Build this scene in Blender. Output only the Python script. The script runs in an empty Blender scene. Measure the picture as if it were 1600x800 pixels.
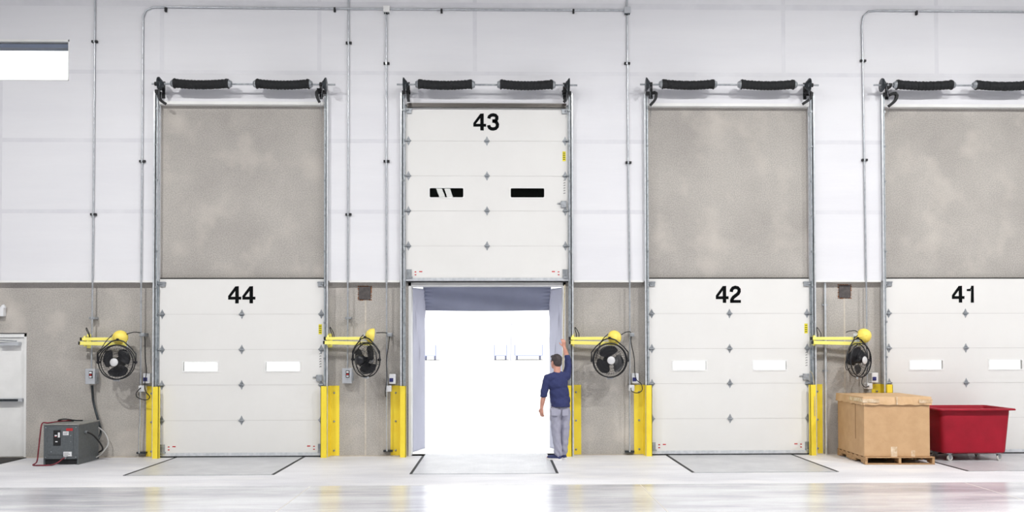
import bpy, bmesh, math, random
from mathutils import Vector, Matrix, Euler
random.seed(7)
C = bpy.context.scene.collection
SC = bpy.context.scene
PI = math.pi
R = math.radians

# ------------------------------------------------------------------ camera
F = 1370.0                      # focal length in pixels of a 1600 x 800 frame
CAMP = Vector((0.0, -15.2, 1.9))
YAW, TILT, ROLL = R(1.25), R(1.0), R(-0.12)
rot = Matrix.Rotation(-YAW, 3, 'Z') @ Matrix.Rotation(PI/2 + TILT, 3, 'X') @ Matrix.Rotation(ROLL, 3, 'Z')
def cam_local(p):
    v = rot.transposed() @ (Vector(p) - CAMP)
    return v.x / -v.z * F, v.y / -v.z * F          # offset from the principal point, y up
vx, vy = cam_local((0, 1e6, 1.9))
PX, PY = 780 - vx, 540 + vy                        # principal point in pixels
cam_data = bpy.data.cameras.new('camera')
cam_data.sensor_width = 36
cam_data.lens = F * 36 / 1600
cam_data.shift_x = (800 - PX) / 1600
cam_data.shift_y = (PY - 400) / 1600
cam_data.clip_end = 2000
cam = bpy.data.objects.new('camera', cam_data)
C.objects.link(cam)
cam.matrix_world = Matrix.Translation(CAMP) @ rot.to_4x4()
SC.camera = cam
def W(px, py, y=0.0):
    """point of the plane Y=y seen at a pixel of the photograph"""
    d = rot @ Vector(((px - PX) / F, -(py - PY) / F, -1))
    t = (y - CAMP.y) / d.y
    return CAMP + d * t
def WX(px, y=0.0, py=540): return W(px, py, y).x
def WZ(py, y=0.0, px=780): return W(px, py, y).z

# ------------------------------------------------------------------ light
SC.view_settings.view_transform = 'Standard'
SC.view_settings.look = 'None'
SC.view_settings.gamma = 1
SC.view_settings.use_curve_mapping = False
SC.view_settings.exposure = 0.0
SC.cycles.use_denoising = True
SC.cycles.max_bounces = 8
SC.cycles.diffuse_bounces = 5
SC.cycles.caustics_reflective = False
SC.cycles.caustics_refractive = False
world = bpy.data.worlds.new('world')
SC.world = world
world.use_nodes = True
bg = world.node_tree.nodes['Background']
bg.inputs[0].default_value = (0.97, 0.985, 1.0, 1)
bg.inputs[1].default_value = 1.7
sun = bpy.data.lights.new('sun', 'SUN')
sun.energy = 4.5
sun.angle = R(0.5)
sun.color = (1, 0.97, 0.93)
so = bpy.data.objects.new('sun', sun)
C.objects.link(so)
so.rotation_euler = Euler((R(38), 0, R(-12)))       # high, from behind the building: the yard and the trailers are lit
def lamp(x, y, z, power, sx=1.9, sy=0.5, col=(1.0, 0.99, 0.975)):
    l = bpy.data.lights.new('high_bay_light', 'AREA')
    l.shape = 'RECTANGLE'
    l.size, l.size_y = sx, sy
    l.energy = power
    l.color = col
    o = bpy.data.objects.new('high_bay_light', l)
    C.objects.link(o)
    o.location = (x, y, z)
    return o
LP = 0.485
for x, k in ((-7.8, 1.4), (-2.6, .60), (2.0, .56), (6.6, 1.3), (11.5, 1.35)):
    lamp(x, -7.8, 9.15, 1060 * LP * k, 0.7, 0.35)
for x in (-8.5, 3.9, 10.1):
    lamp(x, -17.0, 9.2, 300 * LP)
for x in (-2.80, -2.42):
    lamp(x, -26.2, 9.25, 160 * LP, 0.28, 4.2)
lamp(5.0, -25.0, 9.2, 300 * LP)

# ------------------------------------------------------------------ materials
def lin(c):
    c = c / 255.0
    return c / 12.92 if c <= 0.04045 else ((c + 0.055) / 1.055) ** 2.4
def rgb(t): return (lin(t[0]), lin(t[1]), lin(t[2]), 1)
def mat(name, col, rough=0.5, metal=0.0, col2=None, scale=3.0, detail=6, bump=0.0, bscale=40.0, spec=0.5,
        stretch=(1, 1, 1), lo=0.35, hi=0.65):
    m = bpy.data.materials.new(name)
    m.use_nodes = True
    nt = m.node_tree
    b = nt.nodes['Principled BSDF']
    b.inputs['Base Color'].default_value = rgb(col)
    b.inputs['Roughness'].default_value = rough
    b.inputs['Metallic'].default_value = metal
    b.inputs['Specular IOR Level'].default_value = spec
    tc = nt.nodes.new('ShaderNodeTexCoord')
    mp = nt.nodes.new('ShaderNodeMapping')
    mp.inputs['Scale'].default_value = stretch
    nt.links.new(tc.outputs['Object'], mp.inputs[0])
    n = nt.nodes.new('ShaderNodeTexNoise')
    n.inputs['Scale'].default_value = scale
    n.inputs['Detail'].default_value = detail
    n.inputs['Roughness'].default_value = 0.62
    nt.links.new(mp.outputs[0], n.inputs['Vector'])
    cr = nt.nodes.new('ShaderNodeValToRGB')
    cr.color_ramp.elements[0].position = lo
    cr.color_ramp.elements[1].position = hi
    c2 = col2 or tuple(min(255, c * 0.95) for c in col)
    cr.color_ramp.elements[0].color = rgb(c2)
    cr.color_ramp.elements[1].color = rgb(col)
    nt.links.new(n.outputs[0], cr.inputs[0])
    nt.links.new(cr.outputs[0], b.inputs['Base Color'])
    if bump:
        n2 = nt.nodes.new('ShaderNodeTexNoise')
        n2.inputs['Scale'].default_value = bscale
        n2.inputs['Detail'].default_value = 4
        nt.links.new(mp.outputs[0], n2.inputs['Vector'])
        bp = nt.nodes.new('ShaderNodeBump')
        bp.inputs['Strength'].default_value = bump
        bp.inputs['Distance'].default_value = 0.01
        nt.links.new(n2.outputs[0], bp.inputs['Height'])
        nt.links.new(bp.outputs[0], b.inputs['Normal'])
    return m
def concrete(name, a, b_, c_, rough, scale=0.55, fine=0.25, spec=0.4, streak=(1, 1, 1)):
    m = mat(name, a, rough, col2=b_, scale=scale, detail=9, bump=0.12, bscale=60, spec=spec, stretch=streak, lo=0.38, hi=0.62)
    nt = m.node_tree
    b = nt.nodes['Principled BSDF']
    tc = [n for n in nt.nodes if n.type == 'TEX_COORD'][0]
    src = b.inputs['Base Color'].links[0].from_socket
    n = nt.nodes.new('ShaderNodeTexNoise')
    n.inputs['Scale'].default_value = 55
    n.inputs['Detail'].default_value = 3
    nt.links.new(tc.outputs['Object'], n.inputs['Vector'])
    cr = nt.nodes.new('ShaderNodeValToRGB')
    cr.color_ramp.elements[0].position = 0.3
    cr.color_ramp.elements[1].position = 0.7
    g = 1 - fine
    cr.color_ramp.elements[0].color = (g, g, g, 1)
    cr.color_ramp.elements[1].color = (1, 1, 1, 1)
    nt.links.new(n.outputs[0], cr.inputs[0])
    mx = nt.nodes.new('ShaderNodeMix')
    mx.data_type = 'RGBA'
    mx.blend_type = 'MULTIPLY'
    mx.inputs['Factor'].default_value = 1
    nt.links.new(src, mx.inputs['A'])
    nt.links.new(cr.outputs[0], mx.inputs['B'])
    # larger soft stains
    n3 = nt.nodes.new('ShaderNodeTexNoise')
    n3.inputs['Scale'].default_value = scale * 2.7
    n3.inputs['Detail'].default_value = 5
    mp = [q for q in nt.nodes if q.type == 'MAPPING'][0]
    nt.links.new(mp.outputs[0], n3.inputs['Vector'])
    cr3 = nt.nodes.new('ShaderNodeValToRGB')
    cr3.color_ramp.elements[0].position = 0.52
    cr3.color_ramp.elements[1].position = 0.72
    cr3.color_ramp.elements[0].color = (0, 0, 0, 1)
    cr3.color_ramp.elements[1].color = (0.55, 0.55, 0.55, 1)
    nt.links.new(n3.outputs[0], cr3.inputs[0])
    mx2 = nt.nodes.new('ShaderNodeMix')
    mx2.data_type = 'RGBA'
    nt.links.new(cr3.outputs[0], mx2.inputs['Factor'])
    nt.links.new(mx.outputs['Result'], mx2.inputs['A'])
    mx2.inputs['B'].default_value = rgb(c_)
    nt.links.new(mx2.outputs['Result'], b.inputs['Base Color'])
    return m

M = {}
M['concrete'] = concrete('wall concrete', (198, 193, 186), (180, 175, 169), (207, 200, 191), 0.85, fine=0.34)
M['floor'] = concrete('floor concrete', (236, 236, 239), (205, 205, 210), (238, 236, 233), 0.5, scale=0.5, fine=0.12, streak=(0.45, 1.3, 1))
M['floor_polished'] = concrete('polished floor concrete', (222, 223, 228), (182, 183, 190), (230, 230, 232), 0.13, scale=0.9, fine=0.16, streak=(0.45, 2.2, 1), spec=0.6)
M['joint'] = mat('joint filler', (205, 200, 192), 0.8)
M['curb'] = mat('floor edge', (205, 196, 182), 0.8, col2=(180, 170, 156), scale=4)
M['lining'] = mat('white insulation facing', (229, 229, 232), 0.45, col2=(224, 224, 228), scale=0.7, bump=0.25, bscale=3.5, stretch=(0.35, 1, 3))
M['tape'] = mat('seam tape', (222, 222, 226), 0.4, col2=(214, 214, 219), scale=3)
M['white'] = mat('white paint', (236, 236, 234), 0.4, col2=(228, 228, 226), scale=3)
M['ceiling'] = mat('grey roof deck', (150, 150, 152), 0.8)
M['farwall'] = mat('painted wall', (170, 170, 172), 0.8)
M['panel'] = mat('door panel white', (229, 228, 225), 0.42, col2=(226, 225, 222), scale=1.2, bump=0.08, bscale=90)
M['panel_gap'] = mat('panel joint', (190, 188, 184), 0.7)
M['conduit'] = mat('conduit steel', (206, 210, 214), 0.32, 0.6, col2=(180, 184, 189), scale=10)
M['galv'] = mat('galvanised steel', (178, 182, 186), 0.4, 0.45, col2=(140, 145, 150), scale=14)
M['bright'] = mat('bright zinc', (228, 231, 234), 0.3, 0.35, col2=(205, 210, 214), scale=14)
M['tracksteel'] = mat('track steel', (196, 202, 206), 0.4, 0.3, col2=(160, 168, 174), scale=16)
M['darksteel'] = mat('dark steel', (74, 80, 84), 0.4, 0.7, col2=(52, 56, 60), scale=20)
M['black'] = mat('black rubber', (26, 27, 30), 0.6, col2=(18, 19, 21), scale=20)
M['gap'] = mat('dark gap', (48, 46, 44), 0.9)
M['number'] = mat('black vinyl numeral', (12, 14, 15), 0.9, spec=0.1)
M['yellow'] = mat('yellow paint', (248, 224, 66), 0.5, col2=(242, 214, 56), scale=3.0)
M['arm_yellow'] = mat('pale yellow enamel', (252, 243, 136), 0.45, col2=(249, 238, 120), scale=6)
M['lampyellow'] = mat('lamp dish yellow', (252, 232, 112), 0.5, col2=(247, 222, 92), scale=9)
M['sleeve'] = mat('black spring sleeve', (26, 28, 31), 0.75, col2=(18, 20, 22), scale=30, bump=0.4, bscale=60)
M['fanblack'] = mat('fan black', (28, 29, 34), 0.4, col2=(20, 21, 25), scale=12)
M['badge'] = mat('fan badge', (214, 214, 214), 0.35, col2=(205, 205, 206), scale=10)
M['greybox'] = mat('grey enamel', (186, 189, 194), 0.4, col2=(178, 181, 186), scale=8)
M['blue'] = mat('dark blue plastic', (40, 44, 110), 0.35)
M['plasticwhite'] = mat('white plastic', (232, 233, 235), 0.4)
M['red'] = mat('red sticker', (196, 44, 48), 0.5)
M['charger'] = mat('dark grey enamel', (92, 97, 100), 0.5, col2=(80, 85, 88), scale=30, bump=0.1, bscale=80)
M['chargertop'] = mat('grey enamel top', (150, 150, 146), 0.5, col2=(128, 128, 124), scale=9)
M['redcable'] = mat('dark red cable', (128, 32, 48), 0.5, col2=(96, 24, 36), scale=20)
M['cablegrey'] = mat('grey cable', (196, 196, 196), 0.5)
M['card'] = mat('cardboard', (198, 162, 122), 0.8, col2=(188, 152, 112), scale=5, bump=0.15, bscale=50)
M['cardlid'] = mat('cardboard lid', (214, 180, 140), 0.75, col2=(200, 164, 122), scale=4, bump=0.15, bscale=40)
M['tape_clear'] = mat('clear packing tape', (226, 208, 182), 0.12, col2=(196, 166, 130), scale=14, bump=0.6, bscale=30)
M['wood'] = mat('pallet wood', (196, 160, 118), 0.8, col2=(150, 114, 78), scale=6, stretch=(1, 8, 8), bump=0.3, bscale=20)
M['bin'] = mat('red plastic', (164, 22, 44), 0.6, spec=0.3, col2=(144, 16, 36), scale=2.2, bump=0.1, bscale=60)
M['caster'] = mat('caster wheel', (206, 204, 198), 0.45)
M['rust'] = mat('rust', (150, 96, 60), 0.9, col2=(110, 80, 60), scale=30)
M['plate'] = mat('steel plate', (96, 90, 88), 0.6, 0.3, col2=(74, 70, 70), scale=20)
M['caulk'] = mat('joint caulk', (205, 198, 186), 0.8, col2=(182, 174, 162), scale=12)
M['mat'] = mat('dark rubber mat', (52, 50, 48), 0.8, col2=(34, 33, 32), scale=12)
M['rope'] = mat('tan rope', (206, 196, 168), 0.8, col2=(180, 168, 138), scale=60)
M['yellowsticker'] = mat('yellow sticker', (240, 226, 40), 0.4)
M['skin'] = mat('skin', (212, 158, 138), 0.5, col2=(200, 142, 124), scale=12)
M['hair'] = mat('dark hair', (74, 66, 66), 0.6, col2=(50, 44, 46), scale=50, bump=0.8, bscale=120)
M['shirt'] = mat('navy knit', (50, 58, 104), 0.85, col2=(42, 48, 92), scale=60, bump=0.3, bscale=90)
M['trouser'] = mat('grey cotton', (168, 168, 184), 0.85, col2=(154, 154, 172), scale=9, bump=0.25, bscale=70)
M['shoe'] = mat('navy shoe', (48, 56, 104), 0.6)
M['sole'] = mat('white sole', (232, 230, 228), 0.6)
M['yard'] = concrete('yard paving', (186, 186, 184), (178, 178, 176), (190, 188, 184), 0.9, scale=0.1, fine=0.05)
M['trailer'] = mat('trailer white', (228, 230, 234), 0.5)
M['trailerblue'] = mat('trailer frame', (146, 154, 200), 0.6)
M['tyre'] = mat('hazed grey tyre', (140, 144, 170), 0.8)  # pale grey-blue imitates overexposure haze over dark tyres
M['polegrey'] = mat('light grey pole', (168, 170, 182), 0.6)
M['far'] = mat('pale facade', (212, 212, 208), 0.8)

def tread_mat():
    m = mat('steel tread plate', (212, 213, 216), 0.28, 0.1, col2=(192, 193, 197), scale=2, stretch=(1, 1, 1))
    nt = m.node_tree
    b = nt.nodes['Principled BSDF']
    tc = [n for n in nt.nodes if n.type == 'TEX_COORD'][0]
    hs = []
    for a in (PI/4, -PI/4):
        mp = nt.nodes.new('ShaderNodeMapping')
        mp.inputs['Rotation'].default_value = (0, 0, a)
        nt.links.new(tc.outputs['Object'], mp.inputs[0])
        w = nt.nodes.new('ShaderNodeTexWave')
        w.inputs['Scale'].default_value = 9
        nt.links.new(mp.outputs[0], w.inputs['Vector'])
        hs.append(w.outputs['Fac'])
    mul = nt.nodes.new('ShaderNodeMath')
    mul.operation = 'MULTIPLY'
    nt.links.new(hs[0], mul.inputs[0])
    nt.links.new(hs[1], mul.inputs[1])
    bp = nt.nodes.new('ShaderNodeBump')
    bp.inputs['Strength'].default_value = 0.7
    bp.inputs['Distance'].default_value = 0.01
    nt.links.new(mul.outputs[0], bp.inputs['Height'])
    nt.links.new(bp.outputs[0], b.inputs['Normal'])
    return m
M['tread'] = tread_mat()
def curtain_mat(name, col, tr):
    m = mat(name, col, 0.5, col2=tuple(c * 0.93 for c in col), scale=2)
    nt = m.node_tree
    b = nt.nodes['Principled BSDF']
    out = nt.nodes['Material Output']
    t = nt.nodes.new('ShaderNodeBsdfTranslucent')
    t.inputs[0].default_value = rgb(col)
    mx = nt.nodes.new('ShaderNodeMixShader')
    mx.inputs[0].default_value = tr
    nt.links.new(b.outputs[0], mx.inputs[1])
    nt.links.new(t.outputs[0], mx.inputs[2])
    nt.links.new(mx.outputs[0], out.inputs[0])
    return m
M['curtain'] = curtain_mat('grey shelter curtain', (222, 223, 233), 0.7)
M['headcurtain'] = curtain_mat('grey head curtain', (184, 188, 206), 0.36)
def glass_mat(name, tint, gl=0.09):
    m = bpy.data.materials.new(name)
    m.use_nodes = True
    nt = m.node_tree
    nt.nodes.remove(nt.nodes['Principled BSDF'])
    out = nt.nodes['Material Output']
    t = nt.nodes.new('ShaderNodeBsdfTransparent')
    t.inputs[0].default_value = tint
    g = nt.nodes.new('ShaderNodeBsdfGlossy')
    g.inputs['Roughness'].default_value = 0.01
    fr = nt.nodes.new('ShaderNodeFresnel')
    fr.inputs[0].default_value = 1.5
    mx = nt.nodes.new('ShaderNodeMixShader')
    nt.links.new(fr.outputs[0], mx.inputs[0])
    nt.links.new(t.outputs[0], mx.inputs[1])
    nt.links.new(g.outputs[0], mx.inputs[2])
    nt.links.new(mx.outputs[0], out.inputs[0])
    return m
M['glass'] = glass_mat('clear pane', (0.97, 0.98, 0.98, 1))
M['glass_shaded'] = glass_mat('shade dimmed pane', (0.32, 0.35, 0.33, 1))  # tint imitates the shaded concrete behind the raised door's panes

# ------------------------------------------------------------------ mesh helpers
class MB:
    def __init__(s):
        s.v, s.f, s.m, s.sm = [], [], [], []
        s.cm = 0
        s.smooth = False
    def add(s, vs, fs, smooth=None):
        o = len(s.v)
        s.v += [tuple(v) for v in vs]
        sm = s.smooth if smooth is None else smooth
        for f in fs:
            s.f.append([o + i for i in f]); s.m.append(s.cm); s.sm.append(sm)
        return s
    def box(s, x0, x1, y0, y1, z0, z1, T=None):
        x0, x1 = min(x0, x1), max(x0, x1); y0, y1 = min(y0, y1), max(y0, y1); z0, z1 = min(z0, z1), max(z0, z1)
        vs = [Vector((x, y, z)) for z in (z0, z1) for y in (y0, y1) for x in (x0, x1)]
        if T is not None: vs = [T @ v for v in vs]
        return s.add(vs, [(0, 2, 3, 1), (4, 5, 7, 6), (0, 1, 5, 4), (2, 6, 7, 3), (0, 4, 6, 2), (1, 3, 7, 5)], False)
    def bbox(s, x0, x1, y0, y1, z0, z1, b=0.004, T=None):
        """box with chamfered edges"""
        bm = bmesh.new()
        bmesh.ops.create_cube(bm, size=1)
        for v in bm.verts:
            v.co = Vector(((x0 + x1) / 2 + v.co.x * abs(x1 - x0), (y0 + y1) / 2 + v.co.y * abs(y1 - y0), (z0 + z1) / 2 + v.co.z * abs(z1 - z0)))
        bmesh.ops.bevel(bm, geom=list(bm.edges), offset=b, segments=2, affect='EDGES', profile=0.5)
        return s.frombm(bm, T)
    def frombm(s, bm, T=None, smooth=False):
        bm.verts.index_update()
        vs = [(T @ v.co if T is not None else v.co.copy()) for v in bm.verts]
        fs = [[v.index for v in f.verts] for f in bm.faces]
        bm.free()
        return s.add(vs, fs, smooth)
    def tube(s, pts, r, n=8, cap=True, closed=False, smooth=True):
        pts = [Vector(p) for p in pts]
        rs = r if isinstance(r, (list, tuple)) else [r] * len(pts)
        L = len(pts)
        up = None
        vs = []
        for i, p in enumerate(pts):
            if closed: t = pts[(i + 1) % L] - pts[i - 1]
            else: t = pts[min(i + 1, L - 1)] - pts[max(i - 1, 0)]
            if t.length < 1e-9: t = Vector((0, 0, 1))
            t.normalize()
            if up is None:
                up = Vector((0, 0, 1)) if abs(t.z) < 0.9 else Vector((1, 0, 0))
            a = (up - t * up.dot(t))
            if a.length < 1e-4: a = t.orthogonal()
            a.normalize()
            up = a
            b = t.cross(a)
            for k in range(n):
                q = 2 * PI * k / n
                vs.append(p + (a * math.cos(q) + b * math.sin(q)) * rs[i])
        fs = []
        for i in range(L if closed else L - 1):
            j = (i + 1) % L
            for k in range(n):
                k2 = (k + 1) % n
                fs.append((i * n + k, i * n + k2, j * n + k2, j * n + k))
        s.add(vs, fs, smooth)
        if cap and not closed:
            s.add(vs[:n], [tuple(range(n))[::-1]], False)
            s.add(vs[-n:], [tuple(range(n))], False)
        return s
    def cyl(s, a, b, r, n=16, r2=None):
        return s.tube([a, b], [r, r if r2 is None else r2], n)
    def lathe(s, prof, T=None, n=24, smooth=True):
        """profile (r, h) turned about local Z"""
        vs = []
        for r, h in prof:
            for k in range(n):
                q = 2 * PI * k / n
                v = Vector((r * math.cos(q), r * math.sin(q), h))
                vs.append(T @ v if T is not None else v)
        fs = []
        for i in range(len(prof) - 1):
            for k in range(n):
                k2 = (k + 1) % n
                fs.append((i * n + k, i * n + k2, (i + 1) * n + k2, (i + 1) * n + k))
        s.add(vs, fs, smooth)
        return s
    def prism(s, poly, a, b, axis='y', T=None):
        """poly of 2D points extruded from a to b along axis (y: poly is x,z ; z: poly is x,y ; x: poly is y,z)"""
        def mk(p, h):
            v = {'y': (p[0], h, p[1]), 'z': (p[0], p[1], h), 'x': (h, p[0], p[1])}[axis]
            v = Vector(v)
            return T @ v if T is not None else v
        n = len(poly)
        vs = [mk(p, a) for p in poly] + [mk(p, b) for p in poly]
        fs = [tuple(range(n)), tuple(range(2 * n - 1, n - 1, -1))]
        for i in range(n):
            j = (i + 1) % n
            fs.append((i, i + n, j + n, j))
        return s.add(vs, fs, False)
    def ribbon(s, pts, w, y0, y1, ox=0, oz=0, k=1.0):
        """stroke of constant width in the x,z plane"""
        pts = [Vector((p[0], p[1])) for p in pts]
        l, r = [], []
        for i, p in enumerate(pts):
            t = (pts[min(i + 1, len(pts) - 1)] - pts[max(0, i - 1)]).normalized()
            nn = Vector((-t.y, t.x))
            l.append(p + nn * w / 2); r.append(p - nn * w / 2)
        for i in range(len(pts) - 1):
            q = [l[i], l[i + 1], r[i + 1], r[i]]
            s.prism([(ox + a.x * k, oz + a.y * k) for a in q], y0, y1)
        return s
    def ell(s, c, r, T=None, n=16, m=10):
        vs, fs = [], []
        for i in range(1, m):
            a = PI * i / m
            for j in range(n):
                b = 2 * PI * j / n
                v = Vector((math.sin(a) * math.cos(b) * r[0], math.sin(a) * math.sin(b) * r[1], math.cos(a) * r[2]))
                vs.append((T @ v if T is not None else v) + Vector(c))
        top = Vector((0, 0, r[2])); bot = Vector((0, 0, -r[2]))
        vs.append((T @ top if T is not None else top) + Vector(c)); vs.append((T @ bot if T is not None else bot) + Vector(c))
        for i in range(m - 2):
            for j in range(n):
                j2 = (j + 1) % n
                fs.append((i * n + j, (i + 1) * n + j, (i + 1) * n + j2, i * n + j2))
        for j in range(n):
            j2 = (j + 1) % n
            fs.append((len(vs) - 2, j, j2))
            fs.append((len(vs) - 1, (m - 2) * n + j2, (m - 2) * n + j))
        return s.add(vs, fs, True)
    def build(s, name, mats, parent=None, loc=None):
        me = bpy.data.meshes.new(name)
        o3 = Vector(loc) if loc is not None else Vector((0, 0, 0))
        me.from_pydata([(v[0] - o3.x, v[1] - o3.y, v[2] - o3.z) for v in s.v], [], s.f)
        if not isinstance(mats, (list, tuple)): mats = [mats]
        for q in mats: me.materials.append(q if not isinstance(q, str) else M[q])
        for p, mi, sm in zip(me.polygons, s.m, s.sm):
            p.material_index = mi
            p.use_smooth = sm
        me.validate()
        bm = bmesh.new(); bm.from_mesh(me)
        bmesh.ops.recalc_face_normals(bm, faces=bm.faces)
        bm.to_mesh(me); bm.free()
        o = bpy.data.objects.new(name, me)
        C.objects.link(o)
        if parent is not None: o.parent = parent
        o.location = o3
        return o

def tag(o, label=None, cat=None, group=None, kind=None):
    if label: o['label'] = label
    if cat: o['category'] = cat
    if group: o['group'] = group
    if kind: o['kind'] = kind
    return o
def thing(name, label, cat, loc=(0, 0, 0), rz=0, group=None, kind=None):
    o = bpy.data.objects.new(name, None)
    o.empty_display_size = 0.1
    C.objects.link(o)
    o.location = loc
    o.rotation_euler = (0, 0, rz)
    return tag(o, label, cat, group, kind)
def copy_tree(o, loc, rz=0, label=None):
    c = o.copy(); C.objects.link(c)
    c.location = loc; c.rotation_euler = (0, 0, rz)
    if label: c['label'] = label
    for ch in [q for q in C.objects if q.parent == o]:
        d = ch.copy(); C.objects.link(d); d.parent = c
        for g in [q for q in C.objects if q.parent == ch]:
            e = g.copy(); C.objects.link(e); e.parent = d
    return c
def smoothpath(pts, k=6):
    """Catmull-Rom through the points"""
    pts = [Vector(p) for p in pts]
    out = []
    for i in range(len(pts) - 1):
        p0 = pts[max(i - 1, 0)]; p1 = pts[i]; p2 = pts[i + 1]; p3 = pts[min(i + 2, len(pts) - 1)]
        for j in range(k):
            t = j / k
            out.append(0.5 * ((2 * p1) + (p2 - p0) * t + (2 * p0 - 5 * p1 + 4 * p2 - p3) * t * t + (3 * p1 - p0 - 3 * p2 + p3) * t ** 3))
    out.append(pts[-1])
    return out
def holed(mb, x0, x1, z0, z1, holes, y0, y1):
    """slab with rectangular holes; y0 is the room face"""
    xs = sorted(set([x0, x1] + [h[0] for h in holes] + [h[1] for h in holes]))
    zs = sorted(set([z0, z1] + [h[2] for h in holes] + [h[3] for h in holes]))
    xs = [x for x in xs if x0 <= x <= x1]; zs = [z for z in zs if z0 <= z <= z1]
    def solid(i, j):
        if i < 0 or j < 0 or i >= len(xs) - 1 or j >= len(zs) - 1: return False
        cx = (xs[i] + xs[i + 1]) / 2; cz = (zs[j] + zs[j + 1]) / 2
        return not any(h[0] < cx < h[1] and h[2] < cz < h[3] for h in holes)
    for i in range(len(xs) - 1):
        for j in range(len(zs) - 1):
            if not solid(i, j): continue
            a, b, c, d = xs[i], xs[i + 1], zs[j], zs[j + 1]
            mb.add([(a, y0, c), (b, y0, c), (b, y0, d), (a, y0, d)], [(0, 1, 2, 3)], False)
            mb.add([(a, y1, c), (b, y1, c), (b, y1, d), (a, y1, d)], [(3, 2, 1, 0)], False)
            if not solid(i - 1, j): mb.add([(a, y0, c), (a, y0, d), (a, y1, d), (a, y1, c)], [(0, 1, 2, 3)], False)
            if not solid(i + 1, j): mb.add([(b, y0, c), (b, y1, c), (b, y1, d), (b, y0, d)], [(0, 1, 2, 3)], False)
            if not solid(i, j - 1): mb.add([(a, y0, c), (a, y1, c), (b, y1, c), (b, y0, c)], [(0, 1, 2, 3)], False)
            if not solid(i, j + 1): mb.add([(a, y0, d), (b, y0, d), (b, y1, d), (a, y1, d)], [(0, 1, 2, 3)], False)

# ------------------------------------------------------------------ layout (metres)
YL = -0.10                       # room face of the insulation lining (concrete face is y = 0)
YD = -0.07                       # room face of the dock doors
DOORS = {}                       # number: (left edge, right edge)
for n, (a, b) in {44: (252.5, 503), 43: (637, 885), 42: (1017, 1262), 41: (1386.5, 1630)}.items():
    DOORS[n] = (WX(a, YD, 500), WX(b, YD, 500))
DW = 2.80
for n in DOORS:                  # all four doors are the same width
    c = sum(DOORS[n]) / 2
    DOORS[n] = (c - DW / 2, c + DW / 2)
HD = 3.03                        # door height
ZLEDGE = WZ(439, YL)             # lower edge of the lining
ZTOP = WZ(164, YL)               # top of the recess above the doors
X0, X1, Y0R, ZC = -13.0, 15.5, -31.0, 9.6

# ------------------------------------------------------------------ setting
SPL = -3.2                       # polished floor begins here
f = MB()
f.box(X0, X1, SPL, 0.25, -0.3, 0)
f.cm = 1
f.box(X0, X1, Y0R, SPL - 0.012, -0.3, 0)
f.cm = 2
f.box(X0, X1, SPL - 0.012, SPL, -0.3, -0.003)
JT = [-2.56 + 4.48 * k for k in range(-2, 5)]
for x in JT: f.box(x - 0.006, x + 0.006, Y0R, SPL - 0.05, 0, 0.0012)
floor = f.build('floor', ['floor', 'floor_polished', 'joint'])
tag(floor, kind='structure')
tag(MB().box(X0, X1, Y0R, 0.6, ZC, ZC + 0.2).build('ceiling', 'ceiling'), kind='structure')
tag(MB().box(X0 - 0.2, X0, Y0R, 0.6, -0.3, ZC).build('wall_left', 'farwall'), kind='structure')
tag(MB().box(X1, X1 + 0.2, Y0R, 0.6, -0.3, ZC).build('wall_right', 'farwall'), kind='structure')
tag(MB().box(X0, X1, Y0R - 0.2, Y0R, -0.3, ZC).build('wall_back', 'farwall'), kind='structure')

doorx = (WX(0, 0) - 0.35, WX(41, 0, 620), 0.0, WZ(519, 0))
winx = (WX(-40, YL, 90), WX(108, YL, 90), WZ(126, YL, 60), WZ(62, YL, 60))
holes = [(a + 0.04, b - 0.04, 0, 3.01) for a, b in DOORS.values()]
w = MB()
holed(w, X0, X1, -0.3, ZC, holes + [doorx, winx], 0.0, 0.25)
tag(w.build('wall_front', 'concrete'), kind='structure')
w = MB()
rec = [(a - 0.015, b + 0.015, ZLEDGE - 0.1, ZTOP) for a, b in DOORS.values()]
holed(w, X0, X1, ZLEDGE, ZC, rec + [winx], YL, -0.001)
w.cm = 1                          # taped seams
T = 0.0015
def tape(x0, x1, z0, z1):
    w.box(x0, x1, YL - T, YL + 0.001, z0, z1)
def strips(lo, hi, z, hw):
    """horizontal seam broken at the door recesses and the window"""
    cuts = []
    for a, b in DOORS.values():
        if z < ZTOP: cuts.append((a - 0.02, b + 0.02))
    if winx[2] < z < winx[3]: cuts.append((winx[0], winx[1]))
    x = lo
    for a, b in sorted(cuts):
        if a > x: tape(x, min(a, hi), z - hw, z + hw)
        x = max(x, b)
    if x < hi: tape(x, hi, z - hw, z + hw)
strips(X0, X1, WZ(331, YL), 0.035)
strips(X0, X1, WZ(221, YL), 0.035)
tape(winx[1], X1, WZ(115, YL) - 0.035, WZ(115, YL) + 0.035)
strips(X0, X1, WZ(9, YL), 0.05)
for px in (253, 499, 742, 1224, 1463):
    x = WX(px, YL, 60)
    tape(x - 0.035, x + 0.035, WZ(115, YL) + 0.036, WZ(9, YL) - 0.051); tape(x - 0.035, x + 0.035, WZ(9, YL) + 0.051, ZC)
x = WX(3, YL, 300)
for za, zb in ((ZLEDGE, WZ(331, YL) - .036), (WZ(331, YL) + .036, WZ(221, YL) - .036), (WZ(221, YL) + .036, winx[2])): tape(x - 0.08, x, za, zb)
tag(w.build('wall_upper', ['lining', 'tape']), kind='structure')
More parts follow.
